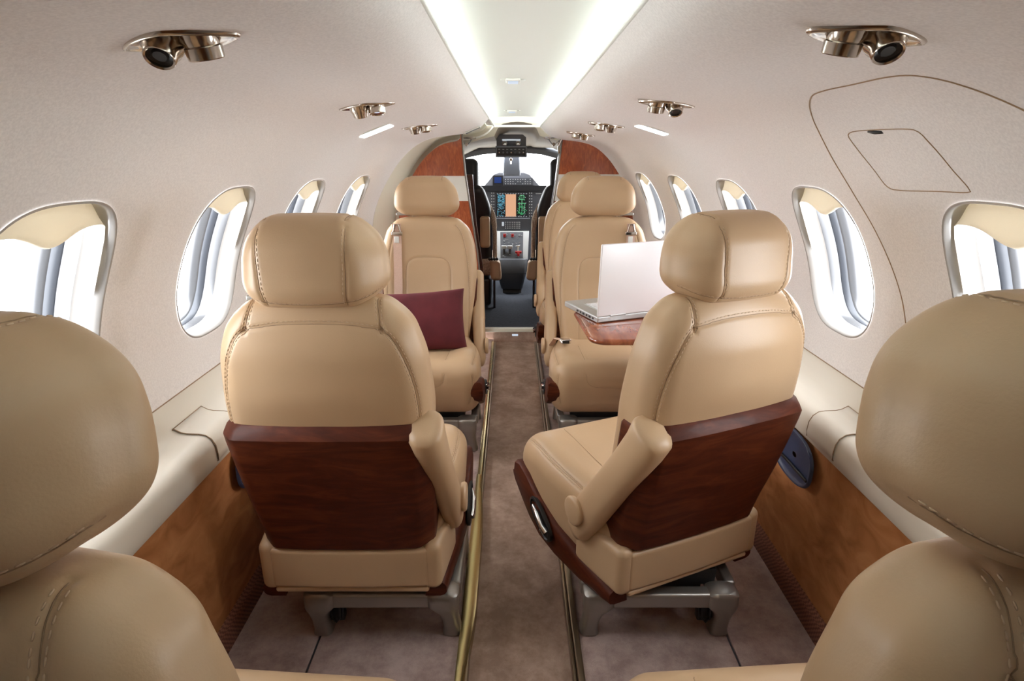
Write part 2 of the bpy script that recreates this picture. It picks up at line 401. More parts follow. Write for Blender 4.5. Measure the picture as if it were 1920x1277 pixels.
for sg, nm in ((-1, 'trim_1'), (1, 'trim_2')):     # lip on the inner edge of each side panel
    mb = MB()
    def lipring(y):
        e = surf(sg, y, TMAX); x, z = e[0], e[2]; i = -sg
        return [(x, y, z), (x+i*.004, y, z+.001), (x+i*.005, y, z+.004), (x+i*.003, y, z+.008), (x-i*.01, y, z+.009), (x-i*.115, y, z+.014)]
    mb.loft([lipring(y) for y in YS], 0, closed=False)
    struct(mb.build(nm, 'ceil', None, 0))
    mb = MB()
    def lampring(y):
        e = surf(sg, y, TMAX); x, z = e[0]+sg*.055*1, e[2]+.014
        return [(x-.008, y, z), (x+.008, y, z), (x+.008, y, z+.008), (x-.008, y, z+.008)]
    mb.loft([lampring(y) for y in np.linspace(-.25, YR-.06, 20)], 0)
    tag(mb.build('cove_light', 'cove', None, 30), 'long white light strip in the ceiling cove, %s of the centre panel' % ('left' if sg < 0 else 'right'), 'light')
# ---- ledges, lower panels, floor
def lring(sg, y, pts, s1=1.0): return [(sg*x*float(sx(y)), y, z) for x, z in pts]
LEDGE = [(.812,.655),(.806,.640),(.797,.632),(.785,.615),(.770,.598),(.755,.590),(.74,.587),(.715,.586),(.70,.583),(.69,.575),(.684,.562),(.682,.54),(.683,.515),(.69,.508),(.71,.508)]
for sg, nm, ye in ((-1, 'left', YL), (1, 'right', YR)):
    ys = np.linspace(YB, ye, 30)
    root = empty('side_ledge', (0, 0, 0), 'cream moulded armrest ledge running along the %s cabin wall under the windows' % nm, 'ledge')
    MB().loft([lring(sg, y, LEDGE) for y in ys], 0, closed=False).build('ledge_body', 'cream', root, 0)
    # shadow line between fabric and ledge, drawn in as a thin dark tube
    MB().tube([(sg*.8055*float(sx(y)), y, .641) for y in ys], .0016, 6).build('edge_shadow_line', 'groove', root, 0)
    for yc, ln in ((1.215, .12), (1.86, .12), (.35, .12)):
        lid = MB(); y0_, y1_ = yc-ln/2, yc+ln/2
        L = [(.770,.5985),(.768,.6015),(.752,.5925),(.74,.590),(.715,.589),(.70,.5862),(.688,.577),(.681,.562),(.679,.54),(.680,.525),(.684,.523)]
        lid.loft([lring(sg, y, L) for y in np.linspace(y0_, y1_, 4)], 0, closed=False)
        for yy in (y0_, y1_): lid.tube([(sg*x*float(sx(yy)), yy, z) for x, z in L], .0012, 5, 1)
        lid.tube([(sg*.768*float(sx(y)), y, .601) for y in (y0_, y1_)], .0012, 5, 1)
        lid.build('ledge_lid', ['cream', 'groove'], root, 0)
    mb = MB(); mb.loft([lring(sg, y, [(.70,.512),(.705,.40),(.718,.25),(.730,.085)]) for y in ys], 0, closed=False)
    struct(mb.build('trim_%d' % (3 if sg < 0 else 4), 'suede', None, 60))
    mb = MB(); mb.loft([lring(sg, y, [(.731,.088),(.726,.087),(.727,.05),(.728,.0),(.74,-.01)]) for y in ys], 0, closed=False)
    struct(mb.build('baseboard_'+nm, 'woven', None, 0))
    # oval dish let into the suede below the ledge
    root = empty('storage_pocket', (sg*.692, 1.335, .44), 'dark blue oval pocket in the suede panel under the %s ledge' % ('left' if sg < 0 else 'right'), 'pocket')
    mb = MB()
    rings = []
    for sc, dp in ((1.06, -.002), (1.03, .004), (1.0, .005), (.95, -.0), (.8, -.003), (.5, -.005), (.1, -.005)):
        rings.append([(-sg*(dp+.006), .098*sell(q, 2.6)[0]*sc, .062*sell(q, 2.6)[1]*sc) for q in [2*math.pi*i/48 for i in range(48)]])
    mb.loft(rings, 0, cap=False); dish = mb.build('pocket_dish', 'navy', root, 0)
    for v in dish.data.vertices: v.co.x += sg*(.0 + (-.09)*v.co.z*.9*0)
    MB().box((-sg*.006, 0, -.028), (.003, .085, .004), bev=.002).build('pocket_lip', 'black', root, 0)
# floors
GX = .52
for sg, n in ((-1, 'floor'), (1, 'floor.001')):
    mb = MB(); xi = -.152 if sg < 0 else .132
    ye = YR
    for a, b in ((xi, sg*(GX-.003)), (sg*(GX+.003), sg*.745)):
        mb.box(((a+b)/2, (YB+ye)/2, -.03), (abs(b-a)/2, (ye-YB)/2, .03), bev=.003)
    mb.box((sg*GX, (YB+ye)/2, -.032), (.004, (ye-YB)/2, .026), 1)
    o = struct(mb.build(n, ['carpet_seat', 'grey'], None, 40)); o.name = n
mb = MB(); mb.box((-.01, (YB+3.7)/2, -.045), (.15, (3.7-YB)/2, .015)); o = struct(mb.build('floor', 'carpet', None, 40)); o.name = 'floor.002'
for sg, x0, nm in ((-1, -.152, 'brass'), (1, .132, 'rail_dark')):
    root = empty('aisle_rail', (x0, 1.2, 0), 'satin %s metal rail edging the %s side of the aisle carpet' % ('gold' if sg < 0 else 'bronze', 'left' if sg < 0 else 'right'), 'rail')
    mb = MB(); mb.box((0, 0, -.010), (.009, 2.38, .022), bev=.004); mb.build('rail_bar', nm, root, 0)
    mb = MB(); mb.box((-sg*.014, 0, -.012), (.004, 2.38, .018), bev=.002); mb.build('rail_flange', 'rail_dark', root, 0)
# worn gold cover strip bulging off the left rail
mb = MB(); rings = []
for y in np.linspace(1.02, 1.95, 30):
    g = float(sm((y-1.02)/.28)*(1-sm((y-1.6)/.35))); rings.append([(-.163, y, .0145), (-.150+.006*g, y, .0150+.002*g), (-.141+.014*g, y, .008), (-.139+.014*g, y, -.02), (-.142, y, -.025), (-.163, y, .013)])
tag(mb.loft(rings, 0).build('rail_cover', 'brass', None, 50), 'bulging gold cover strip clipped over the aisle rail beside the left wood-backed seat', 'rail cover')
# rear wall of the cabin (behind the camera)
mb = MB(); mb.box((0, YB-.02, .7), (.86, .02, .75)); struct(mb.build('wall_back', 'suede', None))
# ------------------------------------------------------------------ the front of the cabin
# vestibule beyond the left wall's arch
def off_surf(sg, y, t, d): return surf(sg, y, t)-snorm(sg, np.asarray(y, float)+0*np.asarray(t, float), np.asarray(t, float))*d
ts = np.linspace(0, t_at_z(1.355), 50)
mb = MB()
rings = [off_surf(-1, y, ts, d) for y, d in ((YL, 0.), (YL+.006, .001), (YL+.010, .006), (YL+.012, .02), (YL+.014, .035))]
mb.loft(rings, 0, closed=False); struct(mb.build('trim_5', 'frame', None, 0))
mb = MB(); rings = [off_surf(-1, y, ts, d) for y, d in ((YL+.014, .035), (3.2, .037), (3.45, .037), (3.66, .037), (3.70, .03))]
mb.loft(rings, 0, closed=False)
mb.prism([(-.80, YL+.01, -.02), (-.80, 3.7, -.02), (-.80, 3.7, .66), (-.80, YL+.01, .66)], (-.02, 0, 0))
struct(mb.build('wall_left_front', 'cream_door', None, 40))
# cream closet edge post beside the left partition
# partitions: (px profile of inner edge), outer edge follows the fuselage
def partition(sg, Y, top_px, inner_px, name, label, split=(330, 377)):
    root = empty(name, (sg*.4, Y, 0), label, 'partition')
    off = Vector((-sg*.4, -Y, 0))
    inner = [at(px, py, Y) for px, py in inner_px]
    iz = np.array([p.z for p in inner])[::-1]; ix = np.array([p.x for p in inner])[::-1]
    z1 = at(900, split[0], Y).z; z0 = at(900, split[1], Y).z
    def outer_x(z):
        if z < .66: return sg*.80*float(sx(Y))
        zz = PZ-drop(Y, PZ); return sg*float(np.interp(z, zz, PX))*float(sx(Y))
    ztop = max(p.z for p in inner)
    for nm, za, zb, mt in (('upper_panel', z1, ztop, 'wood_red'), ('stripe_panel', z0, z1, 'white'), ('lower_panel', 0.0, z0, 'wood_red')):
        zs = np.linspace(za, zb, 18); left = [Vector((float(np.interp(z, iz, ix)), Y, z)) for z in zs]
        right = []
        for z in zs:
            ox = outer_x(min(z, ztop)); ixx = float(np.interp(z, iz, ix))
            if (ox-ixx)*sg < .004: ox = ixx+sg*.004
            right.append(Vector((ox, Y, z)))
        th = .002 if nm == 'stripe_panel' else 0
        mb = MB()
        mb.loft([[tuple(left[k]+off+Vector((0, -th, 0))), tuple(right[k]+off+Vector((0, -th, 0))), tuple(right[k]+off+Vector((0, .03, 0))), tuple(left[k]+off+Vector((0, .03, 0)))] for k in range(18)], 0, smooth=False)
        mb.build(nm, mt, root, 30)
    return root, inner, off
pl, inn, off = partition(-1, 3.60, None, [(864,250),(867,290),(871,330),(878,377),(893,470),(903,560),(905,640)], 'partition_panel', 'left red wood bulkhead panel with a white stripe, behind the seat with the burgundy pillow')
# polished edge of the left panel and the slatted pocket door behind it
MB().tube([tuple(p+off+Vector((.004, .01, 0))) for p in inn], .007, 8).build('edge_strip', 'metal', pl, 0)
pr_, inn2, off2 = partition(1, 3.66, None, [(1057,252),(1052,290),(1047,330),(1040,377),(1030,440),(1018,560),(1015,640)], 'partition_panel', 'right red wood bulkhead panel with a white stripe, behind the two far right headrests', split=(327, 377))
MB().tube([tuple(p+off2+Vector((-.004, .01, 0))) for p in inn2], .007, 8).build('edge_strip', 'metal', pr_, 0)
for sg, name, pa, pb, lab in ((-1, 'pocket_door', [(872,328),(880,420),(893,500),(898,600)], [(886,328),(893,420),(905,500),(910,600)], 'dark slatted wooden door edge beside the left bulkhead panel'),
                         (1, 'pocket_door', [(1048,285),(1041,340),(1031,400),(1022,470)], [(1053,285),(1047,340),(1038,400),(1030,470)], 'narrow dark wooden door edge beside the right bulkhead panel')):
    Y = 3.70; root = empty(name, tuple(at(*pa[-1], Y)), lab, 'door'); off_ = -root.location
    mb = MB(); mb.loft([[tuple(at(*a, Y)+off_), tuple(at(*b, Y)+off_), tuple(at(*b, Y)+off_+Vector((0, .04, 0))), tuple(at(*a, Y)+off_+Vector((0, .04, 0)))] for a, b in zip(pa, pb)], 0, smooth=False)
    mb.build('door_edge', 'wood_dark', root, 30)
    if sg < 0:
        sl = MB()
        for k in range(36):
            g = k/35; py = 335+g*150; px = 871+(py-328)*.115+2.5
            p = at(px, py, Y-.004)+off_; sl.box(tuple(p), (.010, .004, .0035))
        sl.build('slats', 'black', root, 0)
# chrome hinge brackets at the top corners of the opening
for sg, cx in ((-1, 875), (1, 1038)):
    root = empty('door_bracket', tuple(at(cx, 264, 3.64)), 'folded chrome bracket at the top %s corner of the cockpit opening' % ('left' if sg < 0 else 'right'), 'bracket', None)
    mb = MB(); s_ = sg
    pts = [(-.045*-s_, 0, .012), (.0, .01, -.028), (.03*-s_, -.01, .010), (.05*-s_, .02, .014)]
    mb.tube(pts, .010, 4, 0, .4); mb.tube([(-.02*-s_, .02, .018), (.05*-s_, .02, .018)], .006, 6)
    mb.tube([(-.045*-s_, 0, .012), (-.03*-s_, 0, -.03), (-.035*-s_, .01, -.07)], .007, 6)
    mb.build('bracket_arm', 'silver', root, 30)
    MB().cyl((.0, -.005, -.02), (0, -1, 0), .010, .012, seg=16).build('pivot', 'chrome', root, 40)
# header where the cabin ceiling ends: side panels drop to a curved valance
mb = MB(); rings = []
for sg_y, dz in ((YR, 0), (YR+.01, .002), (YR+.015, .012)):
    r = []
    for sg in (-1, 1):
        pts = surf(sg, np.full(30, YR), np.linspace(t_at_z(1.2), TMAX, 30)); pts = [(p[0], sg_y, p[2]+dz) for p in pts]
        if sg < 0: r += pts
        else: r += pts[::-1]
    rings.append(r)
mb.loft(rings, 0, closed=False); struct(mb.build('trim_6', 'white', None, 0))
# cockpit: headliner, side walls, floor, windscreen surround
Yc0, Yc1 = 3.66, 5.3
mb = MB()
def hl(y):
    g = (y-Yc0)/(4.80-Yc0); zt = 1.338-.125*g; w = .60-.03*g; sh = .095*(1-g)+.02*g
    top = [(-w*1.15, .62), (-w*1.12, .9-.02*g), (-w*1.0, 1.05-.03*g), (-w*.78, 1.15-.03*g), (-w*.5, zt-sh-.03*(1-g)), (-.20, zt-sh), (-.135, zt-sh*.85), (-.115, zt-sh*.4), (-.085, zt-.012), (-.04, zt-.002), (0, zt)]
    return [(x, y, z) for x, z in top]+[(-x, y, z) for x, z in top[::-1][1:]]
mb.loft([hl(y) for y in np.linspace(Yc0+.02, 4.80, 10)], 0, closed=False)
h0 = hl(Yc0+.02); mb.loft([h0, [(x*1.0+(.35 if x > .3 else -.35 if x < -.3 else 0), y, max(z+.3, 1.5) if abs(x) < .5 else z+.2) for x, y, z in h0]], 0, closed=False, smooth=False)
h1 = hl(4.80); mb.loft([h1, [(x*1.3, y, z+.25 if abs(x) < .6 else z) for x, y, z in h1]], 0, closed=False, smooth=False)
struct(mb.build('ceiling.001', 'liner', None, 40)).name = 'ceiling.001'
mb = MB()
for sg in (-1, 1): mb.prism([(sg*.69, Yc0, .05), (sg*.69, 5.7, .05), (sg*.69, 5.7, .66), (sg*.69, Yc0, .66)], (sg*.02, 0, 0))
mb.prism([(-.69, 5.5, .05), (.69, 5.5, .05), (.69, 5.5, .78), (-.69, 5.5, .78)], (0, .02, 0))
struct(mb.build('wall_front', 'grey', None, 40))
mb = MB(); mb.box((0, (3.70+5.6)/2, .055), (.72, .95, .012), bev=.004); o = struct(mb.build('floor', 'carpet_dark', None, 40)); o.name = 'floor.003'
# step up into the cockpit
root = empty('cockpit_step', (-.01, 3.70, 0), 'carpeted step with pale nosing and small light at the end of the aisle', 'step')
MB().box((0, 0, -.005), (.145, .012, .055)).build('riser', 'carpet', root)
MB().box((0, .012, -.005), (.33, .010, .06)).build('floor_closure', 'carpet', root)
MB().box((0, -.016, .056), (.20, .020, .012), bev=.004).build('nosing', 'cream_door', root)
MB().box((0, -.014, .018), (.020, .004, .006), bev=.003).build('step_light', 'lens_soft', root)
# windscreen top beam and centre post
mb = MB(); Y = 4.78
L = [(862,292),(880,286),(905,281),(935,278),(985,278),(1015,281),(1035,286),(1055,292)]
mb.loft([[tuple(at(px, py, Y)), tuple(at(px, py+9, Y)), tuple(at(px, py+9, Y)+Vector((0, .05, 0))), tuple(at(px, py-14, Y)+Vector((0, .05, 0)))] for px, py in L], 0, smooth=False)
tag(mb.build('windscreen_beam', 'beamgrey', None, 40), 'slim grey beam across the top of the cockpit windscreen', 'beam', kind='structure')
mb = MB(); Y = 4.9
mb.prism([tuple(at(945, 288, Y)), tuple(at(974, 288, Y)), tuple(at(976, 330, Y)), tuple(at(943, 330, Y))], (0, .05, 0)); o = mb.build('windscreen_post', 'beamgrey', None, 40)
tag(o, 'grey centre post dividing the cockpit windscreen', 'post', kind='structure')
m_ = o.modifiers.new('b', 'BEVEL'); m_.width = .01; m_.segments = 3
root = empty('compass', tuple(at(958, 300, 4.86)), 'small chrome compass hanging on the windscreen centre post', 'compass')
MB().cyl((0, 0, .005), (0, -1, 0), .014, .03, .012, bev=.003).build('compass_body', 'chrome', root)
MB().tube([(-.018, -.01, .03), (0, -.01, .012), (.018, -.01, .03)], .004, 6).build('bracket', 'black', root)
MB().tube([(0, -.01, 0), (0, -.012, -.03)], .005, 6).build('knob', 'chrome', root)
# overhead panel
Y = 4.0; p0, p1 = at(930, 252, Y), at(987, 295, Y); c = (p0+p1)/2; hw, hh = (p1.x-p0.x)/2, (p0.z-p1.z)/2
root = empty('overhead_panel', tuple(c), 'grey overhead switch panel with two round lights above the cockpit windscreen', 'control panel')
mb = MB(); mb.prism([(-hw*.97, 0, -hh*.05), (hw*.97, 0, -hh*.05), (hw*.97, 0, hh*.75), (hw*.75, 0, hh), (-hw*.75, 0, hh), (-hw*.97, 0, hh*.75)], (0, .10, 0)); mb.build('upper_housing', 'grey2', root)
MB().box((0, -.012, -hh*.5), (hw*1.03, .05, hh*.5), bev=.006).build('lower_housing', 'beamgrey', root)
MB().box((0, -.064, -hh*.5), (hw*.93, .003, hh*.36), bev=.003).build('switch_plate', 'black', root)
for k in range(7):
    q = MB(); x = (k-3)*hw*.26; q.cyl((x, -.066, -hh*.58), (0, -1, 0), .006, .010, .005, seg=12, bev=.001); q.build('switch_knob', 'grey2' if k % 3 else 'silver', root)
q = MB()
for k in range(7): q.box(((k-3)*hw*.26, -.068, -hh*.3), (.006, .001, .002))
q.build('switch_marks', 'markw', root)
for sg in (-1, 1): MB().lathe((sg*hw*.45, -.002, hh*.22), (0, -1, .3), [(0, .001), (0, .019), (.006, .017), (.010, .010), (.011, .001)], 20).build('map_light', 'silver', root)
MB().box((0, -.004, hh*.52), (hw*.6, .003, .0045), bev=.002).build('chart_clip', 'whitee', root)
# instrument panel
Yd = 5.05
root = empty('instrument_panel', tuple(at(960, 420, Yd)), 'black cockpit instrument panel with glareshield, centre display and switch rows', 'instrument panel'); off = -root.location
def P(px, py, dy=0): return tuple(at(px, py, Yd)+off+Vector((0, dy, 0)))
mb = MB(); mb.prism([P(898,358), P(907,350), P(925,328), P(935,324), P(983,324), P(993,328), P(1013,350), P(1022,358)], (0, .25, 0)); mb.build('glareshield', 'grey2', root, 30)
mb = MB(); mb.prism([P(895,348,-.012), P(1025,348,-.012), P(1025,358,-.012), P(895,358,-.012)], (0, .20, 0)); o = mb.build('glareshield_lip', 'black', root, 30)
mb = MB(); mb.prism([P(880,356,.0), P(1040,356,.0), P(1040,436,.0), P(880,436,.0)], (0, .2, 0)); mb.build('panel_face', 'grey', root, 30)
mb = MB(); mb.prism([P(942,331,-.003), P(950,331,-.003), P(950,346,-.003), P(942,346,-.003)], (0,.01,0)) if 0 else None
q = MB(); q.prism([P(924,329,-.006), P(943,329,-.006), P(943,348,-.006), P(924,348,-.006)], (0, .02, 0)); st = q.build('standby_display', 'black', root)
q = MB(); q.prism([P(927,332,-.008), P(940,332,-.008), P(940,343,-.008), P(927,343,-.008)], (0, .005, 0)); q.build('screen', 'bluee', st)
q = MB(); q.prism([P(945,334,-.005), P(1000,334,-.005), P(1000,347,-.005), P(945,347,-.005)], (0, .02, 0)); gp = q.build('guidance_panel', 'grey', root)
q = MB()
for i in range(11):
    for j in range(3):
        if random.random() < .8: p = Vector(P(948+i*4.6, 336.5+j*4, -.008)); q.box(tuple(p), (.0035, .002, .0035))
q.build('key', 'markw', gp)
q = MB(); q.prism([P(930,359,-.010), P(990,359,-.010), P(990,411,-.010), P(930,411,-.010)], (0, .03, 0)); ds_ = q.build('display_bezel', 'black', root)
q = MB(); q.prism([P(948,364,-.013), P(967.5,364,-.013), P(967.5,406,-.013), P(948,406,-.013)], (0, .004, 0)); q.build('map_page', 'map', ds_)
q = MB()
for i in range(95):
    px = random.choice([933.5, 935.5, 938, 940.5, 943, 945.5]); py = 364+random.random()*41
    q.box(P(px, py, -.014), (.0035*random.uniform(.4, 1), .001, .0022))
for cx_, cy_ in ((936, 369), (943, 369), (936, 376), (943, 376), (939, 384)):
    for a in range(10): q.box(P(cx_+2.3*math.cos(a*.63), cy_+2.3*math.sin(a*.63), -.015), (.0025, .001, .0025))
q.build('engine_page', 'cyan', ds_)
q = MB()
for seg in (((971,381),(986,381)), ((978.5,368),(978.5,402)), ((973,374),(984,374)), ((974,388),(983,388)), ((973,381),(974,396)), ((984,381),(983,396)), ((975,366),(982,366)), ((975,366),(975,372)), ((982,366),(982,372)), ((977,402),(972,396)), ((980,402),(985,396))):
    a, b = seg; q.tube([P(*a, -.014), P(*b, -.014)], .0022, 4)
for i in range(26): q.box(P(970+random.random()*17, 366+random.random()*36, -.014), (.004*random.random()+.001, .001, .0022))
q.build('systems_page', 'green', ds_)
q = MB()
for i in range(44):
    q.box(P(random.choice([random.uniform(933, 946), random.uniform(970, 987)]), random.uniform(363, 406), -.0145), (.003, .001, .0016))
for i in range(12): q.box(P(933+i*4.9, 363, -.014), (.006, .001, .0015)); q.box(P(933+i*4.9, 405.5, -.014), (.006, .001, .0015))
for i in range(12): q.box(P(933+i*4.9, 409, -.011), (.0035, .001, .0022))
tag(q.build('readouts', 'whitee', ds_), kind='stuff')
q = MB()
for sx_ in (924, 995):
    for j in range(9):
        for i in range(2): q.box(P(sx_+i*4-2, 362+j*5.4, -.003), (.004, .003, .0035))
for i in range(14): q.box(P(900+i*1.6 if i < 7 else 1005+(i-7)*1.6, 363, -.003), (.002, .002, .003))
tag(q.build('bezel_key', 'markw', root), kind='stuff')
# lower panel and pedestal
root = empty('centre_pedestal', tuple(at(960, 500, 4.75)), 'cockpit centre pedestal with silver-edged throttle console and leather cover', 'pedestal'); off = -root.location
def Q_(px, py, Y, dy=0): return tuple(at(px, py, Y)+off+Vector((0, dy, 0)))
q = MB(); q.prism([Q_(926,410,4.97), Q_(994,410,4.97), Q_(992,436,4.97), Q_(928,436,4.97)], (0, .15, 0)); kp = q.build('keypad_panel', 'grey', root)
q = MB()
for i in range(9):
    for j in range(4): q.box(Q_(948+i*3.3, 417+j*3.6, 4.965), (.0035, .003, .004))
q.build('key', 'markw', kp); q = MB(); q.box(Q_(943, 420, 4.96), (.009, .008, .016), bev=.003); q.build('gear_handle', 'whitee', kp)
top = [(927,434),(992,434)]; bot = [(930,487),(989,487)]
def con(px, py):  # console slopes back towards the camera as it goes down
    return 4.93-(py-434)/53*.16
q = MB(); q.loft([[Q_(927+g*2.5, 434+g*53, con(0, 434+g*53)), Q_(992-g*2.5, 434+g*53, con(0, 434+g*53)), Q_(992-g*2.5, 434+g*53, con(0, 434+g*53), .25), Q_(927+g*2.5, 434+g*53, con(0, 434+g*53), .25)] for g in np.linspace(0, 1, 8)], 0, smooth=False)
q.build('console_side', 'alu2', root, 30)
q = MB(); q.loft([[Q_(938+g*.5, 435+g*49, con(0, 434+g*49)-.004), Q_(981-g*.5, 435+g*49, con(0, 434+g*49)-.004), Q_(981-g*.5, 435+g*49, con(0, 434+g*49), .02), Q_(938+g*.5, 435+g*49, con(0, 434+g*49), .02)] for g in np.linspace(0, 1, 8)], 0, smooth=False)
q.build('console_face', 'grey', root, 30)
for px in (946, 961): q = MB(); q.box(Q_(px, 441.5, con(0, 441)-.012), (.011, .006, .013), bev=.003); q.build('engine_button', 'red', root)
for px in (945, 956): 
    q = MB(); q.box(Q_(px, 463.5, con(0, 463)-.035), (.022, .012, .014), bev=.006); q.tube([Q_(px, 466, con(0, 463)-.03), Q_(px, 476, con(0, 476)-.0)], .010, 8, 1); q.build('thrust_lever', ['alu2', 'black'], root)
q = MB(); q.tube([Q_(971.5, 463, con(0, 463)-.03), Q_(971.5, 474, con(0, 474)-.02)], .009, 8); q.box(Q_(971.5, 461.5, con(0, 461)-.03), (.014, .010, .008), bev=.004); q.build('flap_lever', 'silver', root)
q = MB(); q.box(Q_(972, 473, con(0, 473)-.03), (.026, .010, .010), bev=.004); q.box(Q_(972, 477, con(0, 477)-.025), (.010, .010, .014), bev=.003); q.build('brake_handle', 'red', root)
q = MB()
for i in range(60): q.box(Q_(random.choice([random.uniform(940, 965), random.uniform(968, 979)]), random.uniform(436, 482), 0), (.003, .001, .002)) if 0 else None
for i in range(44):
    px, py = random.uniform(941, 979), random.uniform(437, 483); q.box(Q_(px, py, con(0, py)-.008), (random.uniform(.002, .007), .002, .002))
tag(q.build('console_marks', 'markw', root), kind='stuff')
q = MB(); rings = []
for py, a, b, Y in ((486, 930, 989, 4.74), (500, 931, 988, 4.70), (514, 933, 986, 4.68), (530, 937, 982, 4.67), (541, 940, 979, 4.68)):
    l, r = Vector(Q_(a, py, Y)), Vector(Q_(b, py, Y)); rings.append([tuple(l), tuple(l+Vector((.02, -.02, 0))), tuple(r+Vector((-.02, -.02, 0))), tuple(r), tuple(r+Vector((0, .3, 0))), tuple(l+Vector((0, .3, 0)))])
q.loft(rings, 0); q.build('pedestal_cover', 'grey', root, 50)
q = MB(); l, r = Vector(Q_(932, 513, 4.655)), Vector(Q_(987, 513, 4.655)); q.tube([tuple(l), tuple(r)], .002, 5); q.build('cover_seam', 'black', root)
q = MB(); q.loft([[Q_(942, 538, 4.70), Q_(978, 538, 4.70), Q_(978, 538, 4.70, .25), Q_(942, 538, 4.70, .25)], [Q_(944, 566, 4.66), Q_(976, 566, 4.66), Q_(976, 566, 4.66, .25), Q_(944, 566, 4.66, .25)]], 0, smooth=False); q.build('pedestal_foot', 'black', root, 30)
# ---- pilot seats
def pilot(sg):
    Y = 4.25; cxp = -.375 if sg < 0 else .345
    root = empty('pilot_seat', (cxp, Y, .067), 'black pilot seat with sheepskin edging, %s of the cockpit aisle' % ('left' if sg < 0 else 'right'), 'pilot seat', 'pilot seats')
    i = -sg
    V, Q = rbox((.115, .05, .105), .045, ds=.012); V = V+np.array((0, -.04, .95)); MB().add(V, Q).build('headrest', 'blackl', root, 0)
    V, Q = rbox((.20, .06, .30), .05, ds=.015); wv = ci(V[:, 2], [-.3, .1, .3], [1, 1, .72]); V[:, 0] *= wv; V[:, 1] += -.12*(V[:, 2]+.3)/.6; V = V+np.array((0, .06, .58)); MB().add(V, Q).build('backrest', 'blackl', root, 0)
    pts = []
    for k in range(15):
        g = k/14; z = .90-.62*g; x = i*(.04+.175*math.sin(min(1, g*1.9)*math.pi/2)) if g < .55 else i*(.215-.0*g); pts.append((x+i*.005, -.075+.14*g, z))
    MB().tube(pts, .017, 10, 0, 1.6).build('fleece_edging', 'fleece', root, 0)
    V, Q = rbox((.225, .22, .07), .06, ds=.015); V = V+np.array((0, .18, .30)); MB().add(V, Q).build('seat_cushion', 'fleece', root, 0)
    V, Q = rbox((.035, .03, .11), .02, ds=.012); V = V+np.array((i*.155, -.075, .56)); MB().add(V, Q).build('armrest', 'leather', root, 0)
    V, Q = rbox((.04, .05, .075), .028, ds=.012); V[:, 0] += i*V[:, 2]*-.1; V = V+np.array((i*.225, -.02, .28)); MB().add(V, Q).build('side_bolster', 'leather_pale', root, 0)
    q = MB()
    for k in range(4): q.lathe((i*(.175+.018*k), -.09, .37), (i, 0, 0), [(0, .006), (.006, .011), (.012, .011), (.018, .006)], 10)
    q.build('control_grip', 'black', root, 40)
    V, Q = rbox((.19, .18, .10), .02, ds=None); V = V+np.array((0, .12, .12)); MB().add(V, Q).build('seat_base', 'black', root, 40)
    MB().box((i*.215, -.03, .1), (.008, .02, .16)).build('side_rail', 'black', root)
pilot(-1); pilot(1)
